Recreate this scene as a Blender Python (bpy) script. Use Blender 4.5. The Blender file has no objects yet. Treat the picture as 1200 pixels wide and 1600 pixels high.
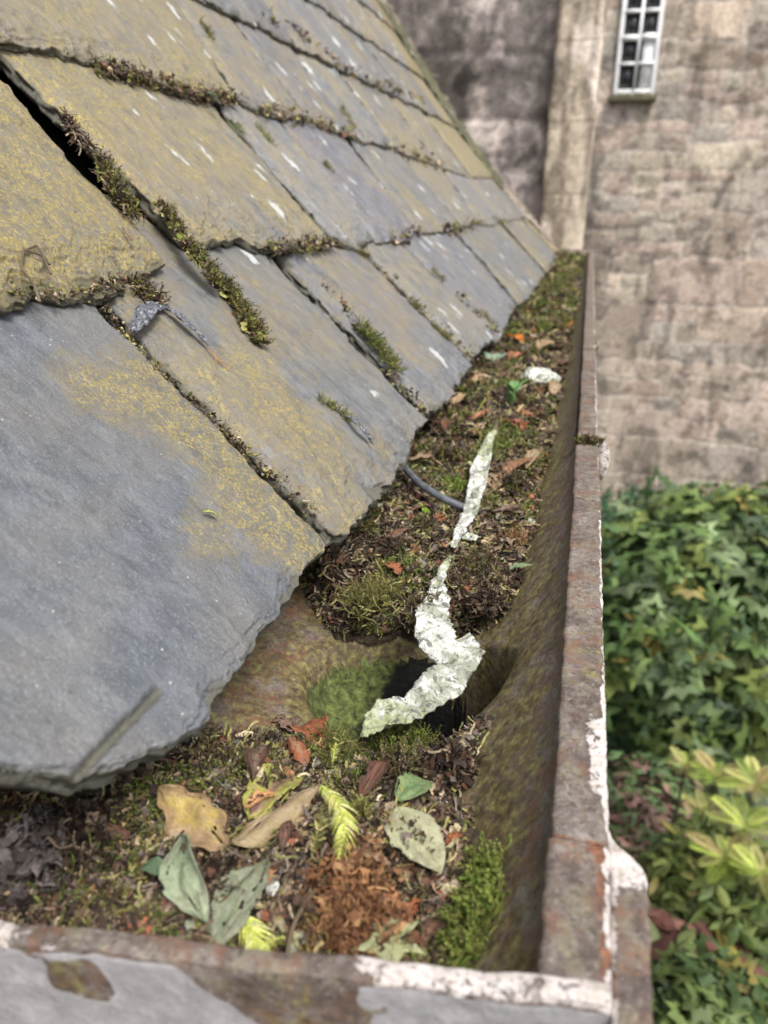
import bpy, math, random
import numpy as np
random.seed(7); RNG = np.random.default_rng(11)
SC = bpy.context.scene; COL = SC.collection

# ------------------------------------------------------------------ camera
FPX, VX, VY = 1150.0, 925.0, 305.0
PITCH = math.atan((800-VY)/FPX); YAW = math.atan((VX-600)/(FPX/math.cos(PITCH)))
_fh = np.array([-math.sin(YAW), math.cos(YAW), 0]); CR = np.array([math.cos(YAW), math.sin(YAW), 0]); CZ = np.array([0, 0, 1.])
CF = _fh*math.cos(PITCH)-CZ*math.sin(PITCH); CU = _fh*math.sin(PITCH)+CZ*math.cos(PITCH)
from mathutils import Matrix, Vector
cd = bpy.data.cameras.new('camera'); cam = bpy.data.objects.new('camera', cd); COL.objects.link(cam); SC.camera = cam
cam.matrix_world = Matrix(((CR[0], CU[0], -CF[0], 0), (CR[1], CU[1], -CF[1], 0), (CR[2], CU[2], -CF[2], 0), (0, 0, 0, 1)))
cd.sensor_width = 36; cd.lens = 36*FPX/1600; cd.clip_start = .01; cd.clip_end = 300
cd.dof.use_dof = True; cd.dof.focus_distance = .46; cd.dof.aperture_fstop = 8.2

# ------------------------------------------------------------------ light
SUN_EL, SUN_AZ = 58, 132          # azimuth measured from +Y towards +X
w = bpy.data.worlds.new("World"); SC.world = w; w.use_nodes = True
nt = w.node_tree; nt.nodes.clear()
sky = nt.nodes.new('ShaderNodeTexSky'); sky.sky_type = 'NISHITA'; sky.sun_disc = False
sky.sun_elevation = math.radians(SUN_EL); sky.sun_rotation = math.radians(SUN_AZ)
sky.air_density = 1.0; sky.dust_density = 4.0; sky.ozone_density = 1.0
bg = nt.nodes.new('ShaderNodeBackground'); bg.inputs[1].default_value = .125
wo = nt.nodes.new('ShaderNodeOutputWorld'); hs = nt.nodes.new('ShaderNodeHueSaturation'); hs.inputs['Saturation'].default_value = .28; nt.links.new(sky.outputs[0], hs.inputs['Color']); nt.links.new(hs.outputs[0], bg.inputs[0]); nt.links.new(bg.outputs[0], wo.inputs[0])
sl = bpy.data.lights.new('sun', 'SUN'); sl.energy = 2.0; sl.angle = math.radians(22); sl.color = (1, .95, .86)
so = bpy.data.objects.new('sun', sl); COL.objects.link(so)
sd = Vector((math.cos(math.radians(SUN_EL))*math.sin(math.radians(SUN_AZ)), math.cos(math.radians(SUN_EL))*math.cos(math.radians(SUN_AZ)), math.sin(math.radians(SUN_EL))))
so.rotation_euler = sd.to_track_quat('Z', 'Y').to_euler()
SC.view_settings.view_transform = 'Standard'; SC.view_settings.look = 'None'; SC.view_settings.gamma = 1
SC.view_settings.exposure = 0.88

# ------------------------------------------------------------------ numeric helpers
def ray(x, y): return (x-600)/FPX*CR-(y-800)/FPX*CU+CF
def atz(x, y, z): r = ray(x, y); return r*(z/r[2])
def aty(x, y, Y): r = ray(x, y); return r*(Y/r[1])
def proj(P):
    P = np.atleast_2d(P); d = P@CF
    return 600+FPX*(P@CR)/d, 800-FPX*(P@CU)/d
def hsh(i, j, k, s):
    n = (i*374761393+j*668265263+k*2147483647+s*974711) & 0xffffffff
    n = ((n ^ (n >> 13))*1274126177) & 0xffffffff
    n = ((n ^ (n >> 16))*2246822519) & 0xffffffff
    return ((n ^ (n >> 15)) & 0xffffff)/float(0xffffff)
def vn(p, s=0):
    p = np.asarray(p, float); f = np.floor(p).astype(np.int64); t = p-f; t = t*t*(3-2*t)
    i, j, k = f[..., 0], f[..., 1], f[..., 2]; a, b, c = t[..., 0], t[..., 1], t[..., 2]
    r = 0
    for di in (0, 1):
        for dj in (0, 1):
            for dk in (0, 1):
                r = r+hsh(i+di, j+dj, k+dk, s)*(a if di else 1-a)*(b if dj else 1-b)*(c if dk else 1-c)
    return r
def fbm(p, s=0, o=4, g=.5):
    p = np.asarray(p, float); r = 0; a = 1; t = 0
    for q in range(o): r = r+a*vn(p*(2.03**q)+q*7.3, s+q); t += a; a *= g
    return r/t
def p3(x, y, z=0): x, y, z = np.broadcast_arrays(np.asarray(x, float), np.asarray(y, float), np.asarray(z, float)); return np.stack([x, y, z], -1)
def ss(a, b, x): t = np.clip((x-a)/(b-a), 0, 1); return t*t*(3-2*t)

# ------------------------------------------------------------------ mesh helpers
def mesh(name, V, F, mat, parent=None, col=None, uv=None, smooth=True, F2=None, loc=None, extra=None):
    V = np.asarray(V, float).reshape(-1, 3)
    if loc is None and parent is None: loc = np.array([V[:, 0].mean(), V[:, 1].mean(), V[:, 2].min()])
    if loc is None: loc = np.zeros(3)
    if parent is not None: loc = np.zeros(3); V = V-np.array(parent.matrix_basis.translation if False else parent.location)
    V = V-loc
    lists = [np.asarray(f, np.int64) for f in ([F] if F2 is None else [F, F2]) if len(f)]
    me = bpy.data.meshes.new(name)
    me.vertices.add(len(V)); me.vertices.foreach_set('co', V.astype(np.float32).ravel())
    li = np.concatenate([f.ravel() for f in lists]); tot = np.concatenate([np.full(len(f), f.shape[1]) for f in lists])
    me.loops.add(len(li)); me.loops.foreach_set('vertex_index', li.astype(np.int32))
    me.polygons.add(len(tot)); st = np.concatenate([[0], np.cumsum(tot)[:-1]])
    me.polygons.foreach_set('loop_start', st.astype(np.int32)); me.polygons.foreach_set('loop_total', tot.astype(np.int32))
    if smooth: me.polygons.foreach_set('use_smooth', np.ones(len(tot), bool))
    me.update(calc_edges=True)
    if col is not None:
        a = me.color_attributes.new('Col', 'FLOAT_COLOR', 'POINT'); c = np.ones((len(V), 4), np.float32); c[:, :3] = col
        a.data.foreach_set('color', c.ravel())
    if extra is not None:
        a = me.color_attributes.new('Msk', 'FLOAT_COLOR', 'POINT'); c = np.ones((len(V), 4), np.float32); c[:, :3] = extra
        a.data.foreach_set('color', c.ravel())
    if uv is not None:
        l = me.uv_layers.new(name='UVMap'); l.data.foreach_set('uv', np.asarray(uv, np.float32)[li].ravel())
    me.validate(); me.materials.append(mat)
    o = bpy.data.objects.new(name, me); COL.objects.link(o); o.location = loc
    if parent is not None: o.parent = parent
    return o
def tag(o, label=None, cat=None, group=None, kind=None):
    if label: o['label'] = label
    if cat: o['category'] = cat
    if group: o['group'] = group
    if kind: o['kind'] = kind
    return o
def thing(name, label, cat, loc=(0, 0, 0), group=None):
    o = bpy.data.objects.new(name, None); COL.objects.link(o); o.location = loc; o.empty_display_size = .02
    return tag(o, label, cat, group)
def gridF(nu, nv, off=0, closeu=False):
    i, j = np.meshgrid(np.arange(nu-1+(1 if closeu else 0)), np.arange(nv-1), indexing='ij')
    i2 = (i+1) % nu
    return np.stack([i*nv+j, i2*nv+j, i2*nv+j+1, i*nv+j+1], -1).reshape(-1, 4)+off
def join(parts):
    V = []; F = []; C = []; n = 0
    for v, f, c in parts: V.append(v); F.append(np.asarray(f)+n); C.append(np.broadcast_to(c, (len(v), 3))); n += len(v)
    return np.concatenate(V), np.concatenate(F), np.concatenate(C)
def boxes(L):
    """L: list of (x0,x1,y0,y1,z0,z1) -> verts, quads"""
    V = []; F = []
    for (a, b, c, d, e, f) in L:
        n = len(V)*1; n = sum(len(v) for v in V) if V else 0
        V.append(np.array([[a, c, e], [b, c, e], [b, d, e], [a, d, e], [a, c, f], [b, c, f], [b, d, f], [a, d, f]], float))
        F.append(np.array([[0, 3, 2, 1], [4, 5, 6, 7], [0, 1, 5, 4], [1, 2, 6, 5], [2, 3, 7, 6], [3, 0, 4, 7]])+n)
    return np.concatenate(V), np.concatenate(F)
def bevel(o, wd, seg=2):
    m = o.modifiers.new('b', 'BEVEL'); m.width = wd; m.segments = seg; m.limit_method = 'ANGLE'

# ------------------------------------------------------------------ material helper
class M:
    def __init__(s, name):
        s.m = bpy.data.materials.new(name); s.m.use_nodes = True; s.t = s.m.node_tree; s.t.nodes.clear()
        s.out = s.n('OutputMaterial'); s.b = s.n('BsdfPrincipled'); s.t.links.new(s.b.outputs[0], s.out.inputs[0])
    def n(s, k): return s.t.nodes.new('ShaderNode'+k)
    def put(s, sock, v):
        if isinstance(v, bpy.types.NodeSocket): s.t.links.new(v, sock)
        elif isinstance(v, tuple) and sock.type == 'RGBA': sock.default_value = (*v, 1) if len(v) == 3 else v
        else: sock.default_value = v
    def coord(s, kind='Object', sc=(1, 1, 1), rnd=False):
        c = s.n('TexCoord').outputs[kind] if kind != 'World' else s.n('NewGeometry').outputs['Position']
        mp = s.n('Mapping'); s.put(mp.inputs[0], c); mp.inputs['Scale'].default_value = sc
        if rnd:
            oi = s.n('ObjectInfo'); v = s.n('VectorMath'); v.operation = 'SCALE'; v.inputs[0].default_value = (13, 7, 29); s.put(v.inputs['Scale'], oi.outputs['Random'])
            s.put(mp.inputs['Location'], v.outputs[0])
        return mp.outputs[0]
    def noise(s, v, sc, d=6, r=.6, dist=0):
        n = s.n('TexNoise'); s.put(n.inputs['Vector'], v); n.inputs['Scale'].default_value = sc; n.inputs['Detail'].default_value = d
        n.inputs['Roughness'].default_value = r; n.inputs['Distortion'].default_value = dist; return n.outputs['Fac']
    def vor(s, v, sc, f='F1', rnd=1, outp='Distance'):
        n = s.n('TexVoronoi'); n.feature = f; s.put(n.inputs['Vector'], v); n.inputs['Scale'].default_value = sc; n.inputs['Randomness'].default_value = rnd
        return n.outputs[outp]
    def mt(s, op, a, b=0., c=None, clamp=False):
        n = s.n('Math'); n.operation = op; n.use_clamp = clamp; s.put(n.inputs[0], a); s.put(n.inputs[1], b)
        if c is not None: s.put(n.inputs[2], c)
        return n.outputs[0]
    def rng(s, v, a, b, c=0., d=1.):
        n = s.n('MapRange'); n.interpolation_type = 'SMOOTHSTEP'; s.put(n.inputs[0], v)
        for q, x in zip((1, 2, 3, 4), (a, b, c, d)): s.put(n.inputs[q], x)
        return n.outputs[0]
    def mix(s, f, a, b, mode='MIX'):
        n = s.n('Mix'); n.data_type = 'RGBA'; n.blend_type = mode; s.put(n.inputs[0], f); s.put(n.inputs[6], a); s.put(n.inputs[7], b); return n.outputs[2]
    def ramp(s, f, stops):
        n = s.n('ValToRGB'); s.put(n.inputs[0], f); e = n.color_ramp.elements
        while len(e) < len(stops): e.new(.5)
        for q, (p, c) in zip(e, stops): q.position = p; q.color = (*c, 1)
        return n.outputs[0]
    def attr(s, name='Col', outp='Color'):
        n = s.n('Attribute'); n.attribute_name = name; return n.outputs[outp]
    def sep(s, c):
        n = s.n('SeparateColor'); s.put(n.inputs[0], c); return n.outputs
    def bump(s, h, st=.5, dist=.001):
        n = s.n('Bump'); n.inputs['Strength'].default_value = st; n.inputs['Distance'].default_value = dist; s.put(n.inputs['Height'], h)
        s.put(s.b.inputs['Normal'], n.outputs[0])
    def fin(s, col, rough=.8, spec=.4):
        s.put(s.b.inputs['Base Color'], col); s.put(s.b.inputs['Roughness'], rough); s.b.inputs['Specular IOR Level'].default_value = spec
        return s.m

def mat_slate():
    m = M('slate'); uv = m.coord('UV', (1, 1, 1), True); gr = m.coord('UV', (1, .62, 1), True)
    A = m.sep(m.attr('Msk')); lich, edge, spot = A[0], A[1], A[2]
    tint = m.attr('Col')
    big = m.noise(uv, 9, 5, .6); mid = m.noise(gr, 70, 6, .65); fine = m.noise(gr, 520, 5, .7); fine2 = m.noise(uv, 1100, 3, .6); mid2 = m.noise(uv, 38, 7, .7, .4)
    base = m.mix(m.rng(mid, .3, .7), (.070, .077, .089), (.138, .145, .158))
    base = m.mix(m.rng(big, .42, .66), base, (.135, .128, .12))
    base = m.mix(.9, base, tint, 'MULTIPLY')
    base = m.mix(m.rng(m.noise(m.coord('UV', (1, .35, 1), True), 90, 7, .72, .5), .5, .66, 0, .4), base, m.mix(.9, (.2, .2, .195), tint, 'MULTIPLY'))
    base = m.mix(m.rng(fine2, .52, .7, 0, .5), base, (.27, .29, .33))
    base = m.mix(m.rng(fine, .55, .68, 0, .5), base, (.05, .05, .055))
    base = m.mix(m.rng(m.noise(uv, 24, 8, .72, 1.2), .56, .74, 0, .6), base, (.05, .05, .055))      # damp/dark stains
    # brown crust
    v = m.mt('ADD', m.mt('MULTIPLY', mid2, .9), m.mt('MULTIPLY', lich, .55))
    br = m.mt('MULTIPLY', m.rng(v, .58, .66), m.rng(fine, .43, .52))
    crust = m.mix(mid, (.095, .082, .058), (.235, .2, .135)); crust = m.mix(.8, crust, tint, 'MULTIPLY')
    base = m.mix(m.mt('MULTIPLY', m.mt('MULTIPLY', br, .8), m.rng(m.noise(uv, 130, 7, .78), .36, .52, .25, 1.)), base, crust)
    # yellow lichen
    v2 = m.mt('ADD', m.mt('MULTIPLY', m.noise(uv, 55, 8, .75, .5), .9), m.mt('MULTIPLY', lich, .62))
    th = m.mt('MULTIPLY', m.rng(v2, .62, .95), m.rng(m.noise(gr, 640, 5, .75), .46, .54))
    ye = m.mix(m.noise(uv, 160, 4, .6), (.25, .195, .05), (.50, .395, .11))
    base = m.mix(m.mt('MULTIPLY', m.mt('MULTIPLY', th, .8), m.rng(m.noise(uv, 95, 7, .75, .3), .40, .56, .12, 1.)), base, ye)
    # pale spots
    vd = m.vor(m.coord('UV', (1, .58, 1), True), 42, 'F1'); vc = m.sep(m.vor(m.coord('UV', (1, .58, 1), True), 42, 'F1', 1, 'Color'))
    lim = m.mt('MULTIPLY', m.rng(vc[0], m.mt('SUBTRACT', 1., m.mt('MULTIPLY', m.mt('MULTIPLY', spot, .5), m.rng(m.noise(uv, 11, 3), .4, .6, .35, 1.1))), 1.0, 0., .46), 1.)
    sp = m.rng(m.mt('ADD', vd, m.mt('MULTIPLY', m.mt('SUBTRACT', m.noise(uv, 120, 6, .7), .5), 1.3)), lim, m.mt('SUBTRACT', lim, .16))
    sp = m.mt('MULTIPLY', sp, m.rng(lim, .02, .06))
    base = m.mix(m.mt('MULTIPLY', sp, .8), base, (.48, .50, .50))
    vd2 = m.vor(uv, 330, 'F1'); vc2 = m.sep(m.vor(uv, 330, 'F1', 1, 'Color'))
    base = m.mix(m.mt('MULTIPLY', m.rng(vc2[1], .975, .98), m.rng(vd2, .22, .12)), base, (.42, .42, .36))
    base = m.mix(m.mt('MULTIPLY', m.rng(vc2[2], .9, .93), m.rng(vd2, .34, .2)), base, (.03, .028, .025))
    # broken/dirty edge
    eg = m.rng(m.mt('ADD', edge, m.mt('MULTIPLY', m.mt('SUBTRACT', m.noise(uv, 120, 6, .7), .5), 1.3)), .45, .95)
    base = m.mix(m.mt('MULTIPLY', eg, .7), base, m.mix(m.noise(uv, 260), (.03, .032, .024), (.13, .118, .07)))
    h = m.mt('ADD', m.mt('ADD', mid, m.mt('MULTIPLY', fine, .6)), m.mt('MULTIPLY', th, .08))
    m.bump(h, 1., .0018)
    return m.fin(base, m.rng(mid2, .3, .7, .5, .78), .45)

def mat_metal():
    # Msk: R white paint, G algae/green, B orange rust
    m = M('rusted_iron'); c = m.coord('Object'); st = m.coord('Object', (1, 1, .45))
    A = m.sep(m.attr('Msk')); n1 = m.noise(c, 45, 8, .7, .3); n2 = m.noise(c, 260, 6, .7); n3 = m.noise(c, 900, 4, .7); n0 = m.noise(c, 14, 5, .6)
    b = m.ramp(m.mt('ADD', m.mt('MULTIPLY', n1, .6), m.mt('MULTIPLY', n2, .4)), [(.32, (.05, .038, .034)), (.45, (.10, .076, .066)), (.55, (.17, .142, .13)), (.68, (.32, .29, .265))])
    b = m.mix(m.rng(m.noise(c, 90, 7, .75), .5, .6, 0, .5), b, (.2, .18, .11))
    b = m.mix(m.rng(m.noise(c, 330, 6, .75), .53, .63, 0, .75), b, (.035, .026, .024))
    b = m.mix(m.rng(m.noise(c, 420, 6, .75, .4), .55, .66, 0, .6), b, (.36, .33, .28))
    b = m.mix(m.rng(m.noise(c, 60, 7, .72), .5, .62, 0, .6), b, (.17, .085, .05))
    g = m.rng(m.mt('ADD', m.mt('MULTIPLY', A[1], 1.0), m.mt('MULTIPLY', m.mt('SUBTRACT', m.noise(st, 70, 8, .75, .3), .5), 2.4)), .32, .62)
    b = m.mix(m.mt('MULTIPLY', g, m.rng(n2, .25, .6, .35, .9)), b, m.ramp(m.noise(c, 180, 5, .7), [(.34, (.035, .026, .012)), (.46, (.115, .085, .035)), (.56, (.2, .17, .06)), (.66, (.3, .29, .1))]))
    r = m.rng(m.mt('ADD', A[2], m.mt('MULTIPLY', m.mt('SUBTRACT', m.noise(c, 110, 8, .75), .5), 1.6)), .45, .8)
    b = m.mix(r, b, m.ramp(n2, [(.3, (.07, .032, .022)), (.5, (.16, .07, .04)), (.66, (.30, .13, .07))]))
    p = m.rng(m.mt('ADD', A[0], m.mt('MULTIPLY', m.mt('SUBTRACT', m.noise(c, 130, 8, .8, .4), .5), 1.7)), .58, .70)
    p = m.mt('MULTIPLY', p, m.rng(m.noise(c, 620, 4, .7), .3, .42))
    b = m.mix(p, b, m.ramp(m.noise(c, 150, 6, .7), [(.3, (.30, .26, .21)), (.48, (.52, .47, .45)), (.68, (.66, .61, .60))]))
    gp = m.rng(m.mt('ADD', m.sep(m.attr('Col'))[0], m.mt('MULTIPLY', m.mt('SUBTRACT', m.noise(c, 40, 7, .7), .5), 1.1)), .45, .55)
    b = m.mix(gp, b, m.ramp(m.noise(c, 120, 6, .7), [(.3, (.26, .255, .27)), (.7, (.40, .39, .40))]))
    m.bump(m.mt('ADD', m.mt('ADD', n1, m.mt('MULTIPLY', n2, .4)), m.mt('ADD', m.mt('MULTIPLY', p, .35), m.mt('MULTIPLY', n3, .15))), .9, .0022)
    return m.fin(b, m.rng(n1, .3, .7, .5, .8), .4)

def mat_outlet():
    m = M('mossy_shaded_outlet'); c = m.coord('World'); z = m.n('SeparateXYZ'); m.put(z.inputs[0], c); n = m.noise(c, 160, 7, .75, .3)
    b = m.ramp(n, [(.34, (.035, .035, .018)), (.47, (.10, .12, .035)), (.6, (.2, .25, .07)), (.72, (.3, .34, .14))])
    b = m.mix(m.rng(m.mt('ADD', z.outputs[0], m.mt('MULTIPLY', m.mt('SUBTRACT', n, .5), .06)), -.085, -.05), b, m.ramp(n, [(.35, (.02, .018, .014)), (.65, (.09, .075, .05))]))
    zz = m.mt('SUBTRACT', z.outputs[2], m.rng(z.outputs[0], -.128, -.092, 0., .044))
    b = m.mix(m.rng(m.mt('ADD', zz, m.mt('MULTIPLY', m.mt('SUBTRACT', n, .5), .03)), -.342, -.358), b, (.005, .005, .004))   # pit shade painted black lower down, reaching higher on the right
    m.bump(n, 1., .004); return m.fin(b, m.rng(n, .4, .6, .45, .8), .45)

def mat_vcol(name, rough=.75, spec=.3, var=.35, sc=900, trans=0, bmp=.4, bd=.0006, scuv='Object'):
    m = M(name); c = m.coord(scuv); n = m.noise(c, sc, 4, .65)
    b = m.mix(1., m.attr('Col'), m.rng(n, .25, .75, 1-var, 1+var), 'MULTIPLY')
    m.bump(n, bmp, bd); m.fin(b, rough, spec)
    if trans:
        t = m.n('BsdfTranslucent'); m.put(t.inputs[0], b); x = m.n('MixShader'); x.inputs[0].default_value = trans
        m.t.links.new(m.b.outputs[0], x.inputs[1]); m.t.links.new(t.outputs[0], x.inputs[2]); m.t.links.new(x.outputs[0], m.out.inputs[0])
    return m.m

def mat_leaf():
    m = M('fallen_leaf'); uv = m.coord('UV'); ob = m.coord('Object')
    s_ = m.n('SeparateXYZ'); m.put(s_.inputs[0], uv); u, v = s_.outputs[0], s_.outputs[1]   # u along 0..1, v -1..1
    av = m.mt('ABSOLUTE', v)
    ph = m.mt('FRACT', m.mt('SUBTRACT', m.mt('MULTIPLY', u, 8.), m.mt('MULTIPLY', av, 2.6)))
    vein = m.mt('MAXIMUM', m.rng(av, .05, .015), m.mt('MULTIPLY', m.rng(m.mt('ABSOLUTE', m.mt('SUBTRACT', ph, .5)), .07, .02), .55))
    c1, c2 = m.attr('Col'), m.attr('Msk')
    n = m.noise(ob, 130, 6, .7); n2 = m.noise(ob, 700, 4, .6)
    b = m.mix(m.rng(m.mt('ADD', n, m.mt('MULTIPLY', av, .22)), .42, .68), c1, c2)
    b = m.mix(m.mt('MULTIPLY', vein, .45), b, m.mix(.5, b, (.5, .45, .25)))
    b = m.mix(m.rng(m.noise(ob, 75, 7, .75, .4), .46, .66, 0, .72), b, m.mix(.6, b, (.10, .07, .045)))
    b = m.mix(m.rng(n2, .6, .7, 0, .7), b, (.06, .04, .028))
    b = m.mix(m.rng(m.noise(ob, 300, 5, .7), .58, .7, 0, .4), b, (.12, .075, .04))
    m.bump(m.mt('ADD', m.mt('MULTIPLY', vein, -.7), n), .7, .0007); m.fin(b, .5, .4)
    t = m.n('BsdfTranslucent'); m.put(t.inputs[0], b); x = m.n('MixShader'); x.inputs[0].default_value = .15
    m.t.links.new(m.b.outputs[0], x.inputs[1]); m.t.links.new(t.outputs[0], x.inputs[2]); m.t.links.new(x.outputs[0], m.out.inputs[0])
    return m.m

def mat_flat(name, c1, c2, sc, rough=.8, bmp=.6, bd=.002, spec=.3, r=.65, c3=None):
    m = M(name); c = m.coord('Object'); n = m.noise(c, sc, 8, r); b = m.ramp(n, [(.32, c1), (.68, c2)] if c3 is None else [(.3, c1), (.5, c2), (.7, c3)])
    m.bump(n, bmp, bd); return m.fin(b, rough, spec)

def mat_stone(sc=1.0, name='stone'):
    m = M(name); c = m.coord('Object'); n1 = m.noise(c, 22, 8, .72, .4); n2 = m.noise(c, 4, 6, .65)
    b = m.mix(1., m.attr('Col'), m.rng(n1, .25, .75, .62, 1.38), 'MULTIPLY')
    b = m.mix(m.rng(m.noise(c, 7, 8, .72, .6), .54, .72, 0, .55), b, (.075, .07, .062))
    b = m.mix(m.rng(m.noise(c, 11, 8, .75, .3), .57, .7, 0, .55), b, (.42, .39, .37))
    m.bump(n1, .7, .014); return m.fin(b, .9, .2)

def mat_paintstrip():
    m = M('flaking_white_sealant'); c = m.coord('Object'); A = m.sep(m.attr('Msk'))
    n = m.noise(c, 120, 7, .7, .6); n2 = m.noise(c, 420, 6, .75)
    b = m.mix(m.rng(n2, .3, .7), (.45, .45, .42), (.74, .74, .72))
    b = m.mix(m.rng(m.noise(c, 55, 6, .7, .5), .47, .57, 0, .8), b, (.24, .26, .19))
    g = m.rng(m.mt('ADD', m.mt('MULTIPLY', A[0], .9), m.mt('MULTIPLY', m.mt('SUBTRACT', n, .5), 2.2)), .22, .62)
    b = m.mix(m.mt('MULTIPLY', g, .85), b, m.ramp(n2, [(.3, (.13, .16, .05)), (.6, (.36, .4, .2))]))
    b = m.mix(m.rng(m.noise(c, 110, 7, .75, 1.2), .535, .56, 0, .85), b, (.10, .095, .08))
    b = m.mix(m.rng(m.noise(c, 600, 4, .7), .62, .68, 0, .7), b, (.05, .045, .035))
    m.bump(m.mt('ADD', n, m.mt('MULTIPLY', n2, .6)), 1., .0018); return m.fin(b, .7, .35)

MAT = dict(slate=mat_slate(), metal=mat_metal(), leaf=mat_leaf(),
    moss=mat_vcol('moss_shoots', .8, .2, .4, 900, .2), bits=mat_vcol('litter_bits', .75, .3, .5, 700), fol=mat_vcol('foliage', .55, .35, .3, 12, .25, .2, .004),
    wood=mat_flat('bark', (.06, .045, .03), (.16, .12, .08), 30), dark=mat_flat('dark_boards', (.006, .006, .006), (.018, .016, .014), 60, .9),  # boards under the slates are near-black all over
    soil=mat_flat('litter_soil', (.010, .007, .005), (.03, .021, .014), 210, .85, 1., .004, .3, .7, (.12, .085, .05)),
    pit_shade=mat_flat('pit_shade_black', (.004, .004, .004), (.012, .011, .009), 90, .35, .8, .003, .5),  # near-black colour standing in for the shade deep in the outlet
    stone=mat_stone(), strip=mat_paintstrip(), outlet=mat_outlet(), cable=mat_flat('cable_rubber', (.055, .06, .07), (.13, .14, .16), 160, .5, .3, .0005, .4),
    white=mat_flat('white_gloss_paint', (.74, .75, .76), (.84, .85, .86), 5, .45, .1, .002), feather=mat_flat('feather_grey', (.025, .027, .035), (.085, .09, .11), 500, .6, .5, .0005, .3, .65, (.34, .34, .37)))
g_ = M('window_glass'); MAT['glass'] = g_.fin((.02, .022, .025), .06, .5)
ear = M('earth'); ec = ear.coord('Object'); MAT['earth'] = ear.fin(ear.ramp(ear.noise(ec, 3, 10, .7), [(.3, (.05, .045, .035)), (.5, (.15, .13, .105)), (.7, (.22, .19, .16))]), .95, .2)

# ------------------------------------------------------------------ roof courses (cross-section of the roof in x,z)
TH = .0125
PTS = [np.array([-.140, -.200])]
for ang, g in ((43, .220), (47, .215), (50, .215), (53, .22), (54.5, .22), (55, .22), (55, .22), (55, .22), (55, .22), (55, .22)):
    a = math.radians(ang); PTS.append(PTS[-1]+g*np.array([-math.cos(a), math.sin(a)]))
ROWS = []
for i in range(len(PTS)-1):
    d = PTS[i+1]-PTS[i]; d = d/np.linalg.norm(d); n = np.array([d[1], -d[0]]);  n = n if n[1] > 0 else -n
    Q = PTS[i+1]-TH*n; d2 = Q-PTS[i]; L = np.linalg.norm(d2); d2 = d2/L; n2 = np.array([-d2[1], d2[0]]); n2 = n2 if n2[1] > 0 else -n2
    ROWS.append((PTS[i], d2, n2, L))
def onrow(i, x, y):
    """pixel -> (along eaves, up slope) on course i"""
    P, d, n, L = ROWS[i]; r = ray(x, y); t = (P@n)/(r[0]*n[0]+r[2]*n[1])
    q = r*t; return np.array([q[1], (q[0]-P[0])*d[0]+(q[2]-P[1])*d[1]])
def row3d(i, Y, S, H):
    P, d, n, L = ROWS[i]; return np.stack([P[0]+S*d[0]+H*n[0], Y+0*S, P[1]+S*d[1]+H*n[1]], -1)
def resample(P, n):
    P = np.asarray(P, float); d = np.r_[0, np.cumsum(np.linalg.norm(np.diff(P, axis=0), axis=1))]; t = np.linspace(0, d[-1], n)
    return np.stack([np.interp(t, d, P[:, k]) for k in range(P.shape[1])], -1)
nsl = [0]
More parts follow.
